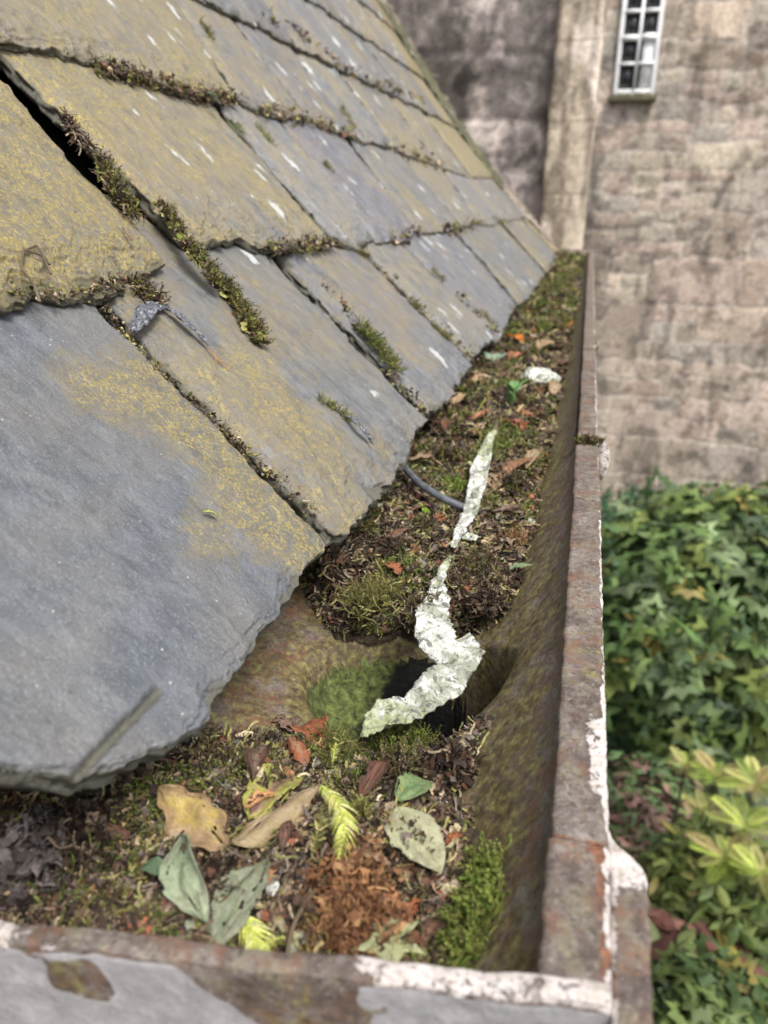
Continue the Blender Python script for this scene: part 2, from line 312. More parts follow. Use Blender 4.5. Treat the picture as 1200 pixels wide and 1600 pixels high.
def slate(i, bottom, TL, TR, label, nu, nv, lich=.3, spots=.3, tint=(1, 1, 1), blobs=(), lift=0., rough=1.15, crack=None, twist=0.):
    s = nsl[0] = nsl[0]+1
    bt = resample(bottom, nu); Lr = ROWS[i][3]
    TL = np.array(TL, float); TR = np.array(TR, float)
    ext = .055
    top = np.stack([np.linspace(TL[0], TR[0], nu), np.linspace(TL[1], TR[1], nu)+ext], -1)
    vs = np.linspace(0, 1, nv)**1.25
    G = bt[:, None, :]*(1-vs)[None, :, None]+top[:, None, :]*vs[None, :, None]
    W = np.linalg.norm(bt[-1]-bt[0]); W = max(W, .05)
    us = np.linspace(0, 1, nu)
    Ls = np.linalg.norm(top-bt, axis=1)
    db = vs[None, :]*Ls[:, None]; dsd = np.minimum(us, 1-us)[:, None]*W+0*db
    q = p3(G[..., 0], G[..., 1], s*3.1)
    # ragged outline
    fs = np.exp(-dsd/.012); fb = np.exp(-db/.012)
    js = (fbm(q*[70, 70, 1], s, 4, .55)-.5)*.0105*rough+(fbm(q*[14, 14, 1], s+9, 2)-.5)*.012*rough
    jb = (fbm(q*[75, 75, 1], s+5, 5, .6)-.5)*.012*rough+(fbm(q*[16, 16, 1], s+19, 2)-.5)*.012*rough
    G[..., 0] += js*fs*np.where(us[:, None] < .5, 1, 1); G[..., 1] += jb*fb
    # riven surface relief
    gr = fbm(p3(q[..., 0]*60+q[..., 1]*8, q[..., 1]*34, q[..., 2]), s, 5, .55)
    lg = fbm(q*[9, 7, 1], s+2, 3)
    stp = fbm(p3(q[..., 0]*16, q[..., 1]*9, q[..., 2]), s+44, 4, .6)
    gt = fbm(p3(q[..., 0]*260, q[..., 1]*200, q[..., 2]), s+61, 3, .6)
    H = (gr-.5)*.0026*rough+(lg-.5)*.004+(gt-.5)*.0008+.0008*ss(.5, .53, stp)*ss(.42, .6, fbm(q*[30, 30, 1], s+12, 3))
    e = np.minimum(db*.8, dsd*1.15)+(fbm(q*[85, 55, 1], s+3, 5, .6)-.5)*.016*rough+(fbm(q*[24, 20, 1], s+13, 3, .6)-.5)*.030*rough+.0035
    for k, dd in enumerate((.001, .0045, .008)): H -= .0016*(1-ss(dd, dd+.0012, e+(fbm(q*[60, 60, 1], s+80+k, 4, .6)-.5)*.012))*(1 if k < 2 else .5)
    if i > 0: tint = tuple(np.array(tint)*np.array([1.32, 1.27, 1.18]))
    elif s > 1: tint = tuple(np.array(tint)*np.array([1.16, 1.13, 1.08]))
    if rough > 1.05:
        for k, dd in enumerate((.013, .019, .027)): H -= .0012*(1-ss(dd, dd+.0012, e+(fbm(q*[40, 26, 1], s+90+k, 4, .6)-.5)*.03))
    cm_ = 0*H
    if crack is not None:
        for (a, b, wd, dp) in crack:
            a = np.array(a); b = np.array(b); ab = b-a; t = np.clip(((G-a)@ab)/(ab@ab), 0, 1); dist = np.linalg.norm(G-(a+t[..., None]*ab), axis=-1)
            dist = dist+(fbm(q*[150, 150, 1], s+8, 3)-.5)*wd*.8
            H -= dp*(1-ss(0, wd, dist)); cm_ = np.maximum(cm_, 1.1*(1-ss(0, wd*1.3, dist)))
    H = H+lift+twist*(us[:, None]-.5)
    top3 = row3d(i, G[..., 0], G[..., 1], H)
    V = [top3.reshape(-1, 3)]
    lm = np.full(H.shape, float(lich))+(fbm(q*[7, 6, 1], s+6, 3)-.5)*.7+(fbm(q*[26, 20, 1], s+16, 4, .6)-.5)*.75
    for (bx, by, r_, am) in blobs:
        lm += am*np.exp(-(((G[..., 0]-bx)**2+(G[..., 1]-by)**2)/r_**2))
    em = np.maximum(np.exp(-np.maximum(e, 0)/.006), cm_)
    mk = np.stack([np.clip(lm, 0, 1), em, np.full(H.shape, spots)], -1).reshape(-1, 3); MK = [mk]
    UV = [G.reshape(-1, 2)]
    idx = np.arange(nu*nv).reshape(nu, nv)
    loop = np.concatenate([idx[:, 0], idx[-1, 1:], idx[-2::-1, -1], idx[0, -2:0:-1]])
    nl = len(loop); base = nu*nv; F = [gridF(nu, nv)]
    gl = G.reshape(-1, 2)[loop]; hl = H.reshape(-1)[loop]; cen = gl.mean(0); out = gl-cen; out /= np.linalg.norm(out, axis=1)[:, None]
    prev = loop
    levels = (.18, .2, .45, .48, .75, .78, 1.)
    ofs = 0
    for k, lv in enumerate(levels):
        lay = [0, 1, 1, 2, 2, 3, 3][k]
        jj = (fbm(p3(gl[:, 0]*95, gl[:, 1]*95, lay*5.+s), s+70+lay, 3)-.45)*.006*rough*(1 if lay else .2)-(.002 if k == 6 else 0)
        gk = gl+out*jj[:, None]
        v = row3d(i, gk[:, 0], gk[:, 1], hl*(1-lv)+(lift-TH*(1.15 if i else 1.3))*lv)
        V.append(v); cur = base+ofs+np.arange(nl); ofs += nl
        F.append(np.stack([prev, cur, np.roll(cur, -1), np.roll(prev, -1)], -1)); prev = cur
        MK.append(np.stack([np.full(nl, lich*.3), np.full(nl, 1.), np.zeros(nl)], -1)); UV.append(gk+lay*.013)
    V = np.concatenate(V); F = np.concatenate(F)
    # underside: fan of quads between opposite halves of the loop
    h = nl//2; a = prev[:h]; b = prev[::-1][:h]
    F = np.concatenate([F, np.stack([a[:-1], b[:-1], b[1:], a[1:]], -1)])
    o = mesh('roof_slate', V, F, MAT['slate'], col=np.tile(np.array(tint, float), (len(V), 1)), uv=np.concatenate(UV), extra=np.concatenate(MK))
    tag(o, label, 'roof slate', 'slates laid in courses on the roof'); o['course'] = i
    return o
def px(i, L): return [onrow(i, *p) for p in L]
def blob(i, L): return [(*onrow(i, x, y), r, a) for x, y, r, a in L]

# eaves course, traced
cr0 = [(*[tuple(onrow(0, *p)) for p in ((245, 1082), (128, 1205))], .0036, .0034)]
slate(0, px(0, [(-260, 1150), (-100, 1175), (0, 1190), (70, 1204), (128, 1210), (190, 1198), (236, 1184), (246, 1170), (262, 1168), (296, 1148), (328, 1118), (348, 1085), (392, 1030), (412, 985), (440, 962), (462, 915), (490, 885), (515, 845)]),
      (-.06, .225), onrow(0, 135, 455), 'large blue-grey eaves slate with a broken corner and crack, lowest left above the gutter outlet', 330, 300, .14, .0, (.94, .97, 1.02),
      blob(0, [(200, 570, .03, .6), (250, 640, .03, .6), (330, 680, .035, .7), (420, 740, .04, .7), (400, 800, .03, .5), (470, 850, .035, .6), (110, 580, .02, .5), (150, 640, .02, .4), (320, 830, .02, .5), (330, 560, .03, .5), (280, 900, .02, .25), (100, 1000, .05, -.35), (130, 800, .04, -.35), (60, 500, .04, -.3)]), crack=cr0, rough=.8)
slate(0, px(0, [(524, 838), (552, 828), (580, 795), (612, 750), (640, 715), (655, 680), (664, 648)]), onrow(0, 158, 440), onrow(0, 420, 382),
      'pitted olive-flecked eaves slate with ragged layered tail, second from the left over the gutter', 230, 260, .36, .25, (1.0, 1.0, .98),
      blob(0, [(470, 660, .04, .35), (400, 580, .03, .4), (600, 700, .02, .25), (560, 620, .03, -.2)]), lift=.001)
slate(0, px(0, [(674, 640), (700, 618), (722, 590), (738, 562)]), onrow(0, 440, 384), onrow(0, 562, 384),
      'grey eaves slate with moss tuft growing at its left edge, third from the left', 150, 170, .25, .3, (1.0, 1.0, 1.03))
slate(0, px(0, [(743, 560), (757, 537), (770, 525), (775, 516)]), onrow(0, 574, 384), onrow(0, 627, 380),
      'narrow pale eaves slate streaked with yellow, fourth along the gutter', 90, 130, .3, .4, (1.15, 1.15, 1.1))
slate(0, px(0, [(781, 530), (792, 508), (800, 492), (809, 474)]), onrow(0, 634, 376), onrow(0, 713, 360),
      'bluish eaves slate with pale spots and mossy gap, fifth along the gutter', 90, 110, .2, .9, (1.05, 1.05, 1.12))
slate(0, px(0, [(813, 471), (826, 464), (840, 446), (851, 426)]), onrow(0, 720, 357), onrow(0, 788, 352),
      'greyish eaves slate with one white spot near its tail, sixth along the gutter', 70, 80, .25, .5)
slate(0, px(0, [(856, 423), (866, 415), (877, 405)]), onrow(0, 795, 351), onrow(0, 822, 348), 'seventh eaves slate, dull grey, second from the far stone wall', 50, 60, .4, .3)
slate(0, px(0, [(879, 403), (885, 397), (890, 390)]), onrow(0, 826, 347), onrow(0, 846, 345), 'last yellowish eaves slate against the far stone wall', 40, 50, .8, .2)
# second course
slate(1, px(1, [(-260, 440), (-80, 478), (0, 470), (60, 447), (120, 453), (165, 447), (205, 430), (245, 424), (258, 405)]), (-.05, .21), onrow(1, -8, 104),
      'thick yellow lichen-crusted slate at the left edge with dry rootlets on its tail', 280, 260, 1.0, .1, (.9, .88, .8), lift=.003, rough=1.1)
slate(1, px(1, [(268, 345), (290, 366), (320, 380), (350, 377), (372, 362), (400, 378), (430, 382), (475, 378), (522, 376)]), onrow(1, -20, 60), onrow(1, 322, 143),
      'long tan-crusted slate with a wavy torn tail beside the black open gap', 250, 260, .56, .9, (1.0, .98, .93), lift=.002, twist=-.003, rough=1.1)
slate(1, px(1, [(528, 374), (560, 381), (578, 374), (590, 366)]), onrow(1, 332, 146), onrow(1, 434, 177), 'smooth blue-grey slate in the second course with yellow moss beside it', 120, 180, .22, .35, (1.1, 1.12, 1.15))
slate(1, px(1, [(593, 372), (612, 373), (634, 370), (654, 357)]), onrow(1, 441, 181), onrow(1, 543, 209), 'purplish second-course slate with long white streaks and a rusty patch', 100, 150, .15, 1., (1.0, .98, 1.08))
slate(1, px(1, [(659, 361), (685, 360), (705, 357), (722, 351)]), onrow(1, 549, 211), onrow(1, 612, 224), 'second-course slate with several white blotches, fifth from the left', 80, 110, .3, .9)
slate(1, px(1, [(726, 351), (738, 349), (749, 345)]), onrow(1, 617, 226), onrow(1, 680, 240), 'narrow second-course slate, sixth from the left, streaked olive', 60, 90, .4, .5)
slate(1, px(1, [(753, 347), (770, 351), (791, 340)]), onrow(1, 686, 245), onrow(1, 722, 255), 'second-course slate with a mossy notch at its tail corner, seventh from the left', 60, 80, .25, .6, (1.1, 1.1, 1.15))
slate(1, px(1, [(795, 343), (812, 341), (822, 336)]), onrow(1, 727, 258), onrow(1, 750, 262), 'eighth second-course slate, blue-grey and small, near the far wall', 40, 50, .3, .4)
slate(1, px(1, [(825, 342), (836, 341), (845, 338)]), onrow(1, 754, 264), onrow(1, 785, 268), 'ninth second-course slate, pale olive, touching the far wall', 40, 50, .7, .2)
# third course
slate(2, px(2, [(-300, -40), (-140, 40), (0, 60), (67, 73), (133, 88), (167, 93), (200, 110), (240, 122), (280, 137), (317, 145), (371, 150)]), (.05, .21), onrow(2, 264, -28),
      'rough tan third-course slate with a crumbling brown tail at the top left', 260, 170, .58, .8, (1.0, .98, .93), lift=.002, rough=1.3)
slate(2, px(2, [(376, 152), (403, 167), (433, 177), (484, 182)]), onrow(2, 270, -26), onrow(2, 345, 5), 'third-course slate with yellow moss along its near side and grey streaks', 120, 140, .35, .5)
slate(2, px(2, [(488, 183), (520, 199), (548, 204), (563, 214)]), onrow(2, 351, 8), onrow(2, 440, 52), 'wide dusky third-course slate sprinkled with white spots', 110, 130, .2, .9, (.95, .93, .98))
slate(2, px(2, [(568, 218), (590, 222), (618, 230)]), onrow(2, 445, 55), onrow(2, 522, 98), 'bluish third-course slate with a chalky tail, fourth from the left', 90, 110, .2, .8, (1.1, 1.12, 1.15))
slate(2, px(2, [(622, 232), (650, 243), (684, 256)]), onrow(2, 527, 100), onrow(2, 598, 134), 'third-course slate with mossy lower edge, fifth from the left', 80, 100, .4, .8)
slate(2, px(2, [(688, 256), (712, 268), (736, 276)]), onrow(2, 603, 137), onrow(2, 650, 160), 'third-course slate, sixth from the left, olive at the tail', 60, 80, .45, .4)
slate(2, px(2, [(740, 276), (762, 276), (786, 274)]), onrow(2, 655, 162), onrow(2, 700, 180), 'third-course slate, yellow-green, against the far wall', 50, 60, .85, .2)
# upper courses, laid to irregular widths
YV = 3.47; names = {3: 'fourth', 4: 'fifth', 5: 'sixth', 6: 'seventh', 7: 'eighth', 8: 'ninth'}
descr = ['dusky', 'olive-flecked', 'bluish', 'white-spotted', 'brownish', 'pale grey', 'rough', 'streaked', 'mossy-edged', 'yellowish', 'smooth']
for i in range(3, 9):
    y = [0, 0, 0, 1.02, 1.35, 1.7, 2.0, 2.3, 2.6][i]; k = 0; L = ROWS[i][3]
    while y < YV-.06:
        wd = random.uniform(.14, .27)
        if YV-(y+wd) < .12: wd = YV-y
        y1 = y+wd-.006
        bt = [(y, random.uniform(-.006, .006)), (y+wd*.5, random.uniform(-.004, .004)), (y1, random.uniform(-.008, .008))]
        far = y1 > YV-.05
        xx, yy = proj(row3d(i, np.array([y, y1, y1]), np.array([0., 0., L]), np.zeros(3)))
        if yy.max() > -30:
            sk = random.uniform(-.012, .012)
            k += 1
            slate(i, bt, (y+sk, L), (y1+sk, L), '%s %s-course slate, number %d along from the near side%s' % (descr[(k*3+i*5) % 11], names[i], k, ', touching the far wall' if far else ''),
                  60, 60, .8 if far else random.uniform(.05, .5), random.uniform(.2, 1), random.choice([(1, 1, 1), (1.1, 1.1, 1.15), (.92, .9, .92), (1.02, 1, .95)]), lift=random.uniform(0, .002))
        y += wd
# boarding beneath
t = thing('roof_boarding', 'black boarding showing through the open gap between the slates', 'roof boarding', (-.3, 1.8, -.1))
V = []
for p in [np.array([-.212, -.193])]+[P+np.array([-.028, -.034]) for P in PTS[1:]]:
    for yy in (-.6, 3.49): V.append([p[0], yy, p[1]])
V = np.array(V); n_ = len(V)//2
Vb = V-np.array([.012, 0, .016]); F = [[2*k, 2*k+1, 2*k+3, 2*k+2] for k in range(n_-1)]+[[2*k+2*n_, 2*k+2+2*n_, 2*k+3+2*n_, 2*k+1+2*n_] for k in range(n_-1)]+[[0, 2*n_, 2*n_+1, 1]]
mesh('boards', np.concatenate([V, Vb]), np.array(F), MAT['dark'], t, smooth=False)
# ------------------------------------------------------------------ gutter
ZR = -.22
PROF = np.array([(.0090, -.220), (.0082, -.2235), (.006, -.230), (-.003, -.243), (-.014, -.256), (-.026, -.270), (-.042, -.284), (-.062, -.2925), (-.09, -.296), (-.12, -.2965), (-.150, -.295), (-.180, -.290), (-.205, -.280), (-.224, -.262), (-.234, -.238), (-.238, -.215)])
def smooth_poly(P, n):
    Q = resample(P, n)
    for _ in range(6): Q[1:-1] = (Q[:-2]+2*Q[1:-1]+Q[2:])/4
    return Q
HC = np.array([-.090, .392]); HR = np.array([.066, .055])
def endy(x): return .1545+(x-.008)*.13006-.001      # where the skewed near end plate stands
def holer(x, y): return np.sqrt(((x-HC[0])/HR[0])**2+((y-HC[1])/HR[1])**2)
gut = thing('gutter', 'rusty cast iron gutter choked with leaves and moss, white paint flaking off its rim', 'gutter', (-.09, 1.8, -.3))
def trough(y0, y1, ny, npf, dz=0., xo=0., outlet=False):
    P = smooth_poly(PROF, npf); ys = np.linspace(y0, y1, ny)
    X = P[:, 0][:, None]+0*ys[None]+xo; Z = P[:, 1][:, None]+0*ys[None]+dz; Y = ys[None]+0*X
    T = np.gradient(P, axis=0); T /= np.linalg.norm(T, axis=1)[:, None]; N = np.stack([-T[:, 1], T[:, 0]], -1)
    q = p3(X*1, Y, Z); nz = (fbm(q*[90, 90, 90], 3, 4)-.5)*.0022+(fbm(q*[20, 20, 20], 5, 3)-.5)*.003
    fall = ss(0, .1, np.linspace(0, 1, npf))[:, None]*ss(0, .1, 1-np.linspace(0, 1, npf))[:, None]
    X = X-N[:, 0][:, None]*nz*fall; Z = Z-N[:, 1][:, None]*nz*fall
    g = .60-.1*ss(-.1, -.18, X)-.3*ss(-.25, -.225, Z)*ss(-.1, 0, X)
    rs = .4*ss(-.11, -.17, X)*ss(.33, .5, fbm(q*[30, 30, 30], 51, 3)+.0)+.12
    if outlet:
        r = holer(X, Y)+(fbm(q*[40, 40, 0], 8, 3)-.5)*.06
        dr = ss(1.06, .84, r); r2 = np.sqrt(((X+.070)/.050)**2+((Y-.390)/.049)**2)+(fbm(q*[50, 50, 0], 18, 3)-.5)*.1; d2 = ss(1.06, .82, r2)
        Z = Z-dr*.026-.03*ss(1.0, .3, r)-.004*ss(1.3, 1.0, r)-d2*.14
        nz2 = (fbm(p3(X, Y, Z)*[170, 170, 170], 31, 4)-.5)*.010*dr*(1-ss(.9, .7, r)); X = X+nz2*np.sign(X-HC[0]); Y = Y+nz2
        g = np.maximum(g, ss(1.5, .95, r)*1.0*ss(-.03, -.08, X)+.3*ss(1.2, .9, r)); rs = rs*ss(.9, 1.15, r)
    mk = np.stack([0*g+(.0), g, rs], -1)
    return X, Y, Z, mk, N
nyA, npA = 400, 190
X, Y, Z, mk, N = trough(.135, .716, nyA, npA, outlet=True)
rr = holer(X, Y); F = gridF(npA, nyA); fin = rr.reshape(-1)[F].max(1)
V = np.stack([X, Y, Z], -1).reshape(-1, 3)
th_ = .004
fy = V[F].mean(1); tr = mesh('trough', V, F[(fin >= .97) & (fy[:, 1] > endy(fy[:, 0]))], MAT['metal'], gut, extra=mk.reshape(-1, 3)); tr['label'] = 'rusty green-stained inside of the gutter beside the outlet'
sub = F[fin < .97]; used = np.unique(sub); mp = np.zeros(len(V), int); mp[used] = np.arange(len(used))
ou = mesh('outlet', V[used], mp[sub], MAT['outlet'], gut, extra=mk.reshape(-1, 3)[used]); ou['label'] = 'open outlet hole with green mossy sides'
a = np.linspace(0, 2*np.pi, 40, endpoint=False); R_ = np.r_[0, .35, .7, 1.02]
V = np.array([[HC[0]+math.cos(q)*HR[0]*r*.92, HC[1]+math.sin(q)*HR[1]*r*.92, -.378+.004*math.sin(5*q)*r] for q in a for r in R_]); ou2 = mesh('pit_shade', V, gridF(40, 4, 0, True), MAT['pit_shade'], ou) if False else mesh('pit_shade', V, gridF(40, 4, 0, True), MAT['pit_shade'], gut)  # added black disc closing the pit, its darkness painted in
X, Y, Z, mk, N = trough(.700, 3.49, 300, 90, dz=-.0015, xo=-.001)
tf = mesh('trough', np.stack([X, Y, Z], -1).reshape(-1, 3), gridF(90, 300), MAT['metal'], gut, extra=mk.reshape(-1, 3))
# outside skin of the gutter
P = smooth_poly(PROF, 40); T = np.gradient(P, axis=0); T /= np.linalg.norm(T, axis=1)[:, None]; P2 = P+np.stack([-T[:, 1], T[:, 0]], -1)*np.array([-1, -1])*0; P2 = P+np.stack([-T[:, 1], T[:, 0]], -1)*.006*(-1 if True else 1)
c_ = P.mean(0); sgn = np.sign(((P2-P)*(P-c_)).sum(1).mean()); P2 = P+(P2-P)*sgn
ys = np.concatenate([np.linspace(.122, .62, 110), np.linspace(.65, 3.49, 20)]); V = np.stack([P2[:, 0][:, None]+0*ys[None], ys[None]+0*P2[:, :1], P2[:, 1][:, None]+0*ys[None]], -1).reshape(-1, 3)
F = gridF(40, 130); cy = V[F].mean(1); hr = holer(cy[:, 0], cy[:, 1])
sk_ = mesh('outer_face', V, F[(hr > 1.32) & (V[F][..., 1].min(1) > endy(cy[:, 0])-.001)], MAT['metal'], gut, extra=np.tile([.35, .1, .2], (len(V), 1)))
q = np.linspace(0, 2*np.pi, 33); V = np.array([[HC[0]+HR[0]*1.28*math.cos(a_), HC[1]+HR[1]*1.28*math.sin(a_), z_] for a_ in q[:-1] for z_ in (-.30, -.42, -.55)])
mesh('outlet_pipe', V, gridF(32, 3, 0, True), MAT['metal'], gut, extra=np.tile([.2, .1, .2], (len(V), 1)))

def rimstrip(y0, y1, ny, xi, xo_, zt, drop, maskf, seed, name='rim', xif=None, xof=None):
    # cross-section: inner drop, flat top with soft arrises, outer drop
    sec = [(0., -.005), (0., -.0015), (.06, -.0004), (.13, 0)]+[(k/14, 0) for k in range(2, 13)]+[(.94, -.0004), (1., -.0018), (1., -.006), (1., -drop*.6), (1., -drop)]
    ys = np.linspace(y0, y1, ny); S = np.array(sec)
    XI = np.array([xif(y) if xif else xi for y in ys]); XO = np.array([xof(y) if xof else xo_ for y in ys])
    X = XI[None]+(XO-XI)[None]*S[:, 0][:, None]; Z = zt+S[:, 1][:, None]+0*X; Y = ys[None]+0*X
    q = p3(X, Y, Z); X = X+(fbm(q*[120, 120, 120], seed, 5, .6)-.5)*.0028+(fbm(q*[9, 9, 9], seed+1, 2)-.5)*.0015; Z = Z+(fbm(q*[130, 130, 130], seed+3, 4)-.5)*.0012
    mk = maskf(X, Y, Z, S[:, 0][:, None]+0*X)
    o = mesh(name, np.stack([X, Y, Z], -1).reshape(-1, 3), gridF(len(sec), ny), MAT['metal'], gut, extra=mk.reshape(-1, 3)); return o
def rimmask(X, Y, Z, u):
    n = fbm(p3(X*30, Y*22, Z), 77, 3)
    pnt = .6*ss(.88, .98, u)*ss(.3, .45, n)+.18*ss(.56, .66, n)
    big = np.exp(-((Y-.262)/.035)**2)*ss(.45, .75, u)*.75+np.exp(-((Y-.31)/.02)**2)*ss(.7, .9, u)*.4
    band = np.exp(-((Y-.213)/.003)**2)
    return np.stack([np.clip(pnt+big*ss(.35, .6, fbm(p3(X*160, Y*120, 0), 78, 4, .6)+.05)+.12-band*.3*(u < .5), 0, 1), .28*ss(.5, .7, fbm(p3(X*40, Y*12, 1), 4, 3)), .12+.8*band+.35*np.exp(-((Y-.225)/.012)**2)*u], -1)
rimstrip(.214, .700, 330, .0088, .0300, ZR, .05, rimmask, 5).__setitem__('label', 'outer rim with flaking white edge')
rimstrip(.708, 3.49, 400, .0100, .0292, ZR-.0015, .05, rimmask, 6)
def nm(X, Y, Z, u):
    white = np.exp(-((u-.97)/.15)**2)*.8*ss(.3, .5, fbm(p3(Y*60, 0*Y, 0), 3, 2)+.1)
    orange = np.exp(-((u-.95)/.2)**2)*.8*ss(.25, .5, fbm(p3(Y*40, u*2, 9), 5, 3)+.1)
    return np.stack([white, 0*u+.08, .1+orange+.5*np.exp(-((Y-.211)/.003)**2)], -1)
rimstrip(.153, .2125, 100, .0078, .0298, ZR+.0012, .012, nm, 8)
# socket collar, bulging outwards at the near joint
def colout(y): return .0305+.0125*ss(.2225, .206, np.array(y))-.0015*ss(.2, .13, np.array(y))
def cm(X, Y, Z, u):
    w_ = ss(.193, .205, Y)*.85+.6*np.exp(-((u-.02)/.22)**2)*ss(.35, .55, fbm(p3(Y*55, 0, 0), 13, 3)+.1)+.16
    return np.stack([np.clip(w_, 0, 1), 0*u+.1, .1+.55*np.exp(-((u-.0)/.3)**2)], -1)
rimstrip(.10, .2228, 120, .0298, .043, ZR-.0012, .075, cm, 12, 'socket_collar', xof=lambda y: float(colout(y)))
# stop end across the near end of the trough
def stopend():
    n = 150; x = np.linspace(-.25, .0292, n); y0 = .1545+(x-.008)*(.1545-.132)/(.173)
    y0 = y0-.0+0*x
    sec = [(0.004, -.085), (.004, -.004), (.0035, -.001), (.002, 0.), (-.002, .0004), (-.0055, 0.), (-.0075, -.001), (-.0082, -.004), (-.0082, -.02), (-.0080, -.05), (-.0078, -.1)]
    S = []
    for a_, b_ in zip(sec[:-1], sec[1:]):
        for t_ in np.linspace(0, 1, 9)[:-1]: S.append((a_[0]+(b_[0]-a_[0])*t_, a_[1]+(b_[1]-a_[1])*t_))
    S = np.array(S); X = x[:, None]+0*S[:, 0][None]; wv = (fbm(p3(x*25, 0, 0), 4, 3)-.5)*.005
    Y = (y0+wv)[:, None]+S[:, 0][None]*.68; Z = ZR+.0006+S[:, 1][None]+.0014*ss(-.02, .01, X); gpm = 0
    q = p3(X, Y, Z); nz = (fbm(q*[140, 140, 140], 15, 4)-.5)*.002; Y = Y+nz; Z = Z+nz*.5
    top = ss(-.006, -.001, Z-ZR-.0014*ss(-.02, .01, X))
    pt = top*(.50+.3*ss(-.14, -.17, X)+.25*ss(-.06, -.03, X)-.6*ss(-.125, -.112, X)*ss(-.045, -.06, X))
    dn = ZR-Z
    gpm = (1-ss(-.004, -.001, Z-ZR-.0006))*(.95-1.2*ss(-.110, -.102, X-dn*1.2)*ss(-.040, -.052, X)-.5*ss(.55, .62, fbm(q*[30, 30, 30], 66, 3)))
    fr = 0
    mk = np.stack([np.clip(pt+fr, 0, 1), .3*(1-top), .15+.1*top], -1)
    o = mesh('stop_end', np.stack([X, Y, Z], -1).reshape(-1, 3), gridF(n, len(S)), MAT['metal'], gut, extra=mk.reshape(-1, 3), col=np.repeat(gpm.reshape(-1, 1), 3, 1)); o['label'] = 'near end plate with grey and pinkish white paint'
    # far end plate
    V, F = boxes([(-.235, .02, 3.478, 3.484, -.30, -.216)]); mesh('stop_end', V, F, MAT['metal'], gut, extra=np.tile([.2, .2, .2], (8, 1)), smooth=False)
stopend()
# lug outside the mid joint
def ellips(c, r, n=20, m_=12, sd=1, am=.12):
    a_ = np.linspace(0, 2*np.pi, n, endpoint=False); b_ = np.linspace(0, np.pi, m_); A_, B_ = np.meshgrid(a_, b_, indexing='ij')
    D = np.stack([np.cos(A_)*np.sin(B_), np.sin(A_)*np.sin(B_), np.cos(B_)], -1); k = 1+(fbm(D*2.2+sd*3, sd, 3)-.5)*2*am
    return (D*k[..., None]*np.array(r)+np.array(c)).reshape(-1, 3), gridF(n, m_, 0, True)
V, F = ellips((.0345, .704, -.236), (.0075, .010, .020)); o = mesh('joint_lug', V, F, MAT['metal'], gut, extra=np.tile([.75, .1, .1], (len(V), 1)))
V, F = ellips((.0315, 1.26, -.226), (.005, .014, .008)); mesh('joint_lug', V, F, MAT['metal'], gut, extra=np.tile([.5, .4, .1], (len(V), 1)))

# ------------------------------------------------------------------ litter bed
def floorz(x): P = smooth_poly(PROF, 200)[::-1]; return np.interp(x, P[:, 0], P[:, 1])
def bedmask(x, y):
    wob = (fbm(p3(x*28, y*28, 0), 21, 4)-.5)*.035
    front = ss(.312, .290, y+wob+.25*np.maximum(-.14-x, 0)-.05*ss(-.06, -.02, x))
    back = ss(.442, .482, y+wob+1.1*np.minimum(0, x+.150)+.018*ss(-.1, -.13, x)-.3*np.maximum(0, x+.055))
    return np.maximum(front, back)
def bedz(x, y):
    lv = -.268+.010*ss(.45, .8, y)+.009*ss(.7, 2, y)+.006*ss(2., 3.4, y)+.010*ss(.3, .16, y)-.007*ss(.24, .28, y)*ss(.36, .32, y)
    lv = lv+.006*ss(-.16, -.22, x)*ss(.34, .24, y)-.012*ss(-.03, -.005, x)+.004*ss(-.05, -.2, x)
    lv = lv+(fbm(p3(x*22, y*22, 0), 41, 3)-.5)*.022+(fbm(p3(x*55, y*50, 0), 43, 2)-.5)*.014+(fbm(p3(x*110, y*110, 0), 42, 3)-.5)*.009
    m_ = bedmask(x, y); fz = floorz(x)
    return fz-.004+np.maximum(lv-fz+.004, -.001)*m_
ysb = np.concatenate([np.arange(.137, .8, .0016), np.arange(.8, 3.48, .006)]); xsb = np.arange(-.236, .004, .0017)
X, Y = np.meshgrid(xsb, ysb, indexing='ij'); Z = bedz(X, Y)
F = gridF(len(xsb), len(ysb)); BM = bedmask(X, Y).reshape(-1); F = F[(BM[F].max(1) > .04)]; bc = np.stack([X, Y], -1).reshape(-1, 2)[F].mean(1); F = F[bc[:, 1] > endy(bc[:, 0])]
bed = mesh('leaf_litter', np.stack([X, Y, Z], -1).reshape(-1, 3), F, MAT['soil'])
tag(bed, 'dark rotted leaf mould filling the gutter', 'leaf litter', kind='stuff')

# ---- scattering of small bits
def basis(N, az, tilt=None):
    N = N/np.linalg.norm(N, axis=-1, keepdims=True); ref = np.where(np.abs(N[:, 2:3]) < .9, np.array([[0, 0, 1.]]), np.array([[1., 0, 0]]))
    T = np.cross(ref, N); T /= np.linalg.norm(T, axis=1)[:, None]; B = np.cross(N, T); c, s = np.cos(az)[:, None], np.sin(az)[:, None]
    return np.stack([T*c+B*s, -T*s+B*c, N], -1)      # columns
def randn_dir(m_, up, spread): d = np.array(up)+RNG.normal(size=(m_, 3))*spread; return d
def inst(tv, tf, P, R, S, C, cj=0.):
    k = len(tv); m_ = len(P); S = np.asarray(S, float); S = S[:, None] if S.ndim == 1 else S
    V = np.einsum('mij,mkj->mki', R, tv[None]*S[:, None, :])+P[:, None, :]
    F = (np.asarray(tf)[None]+np.arange(m_)[:, None, None]*k).reshape(-1, np.asarray(tf).shape[1])
    Cc = np.repeat(C[:, None, :], k, 1)
    return V.reshape(-1, 3), F, Cc.reshape(-1, 3)
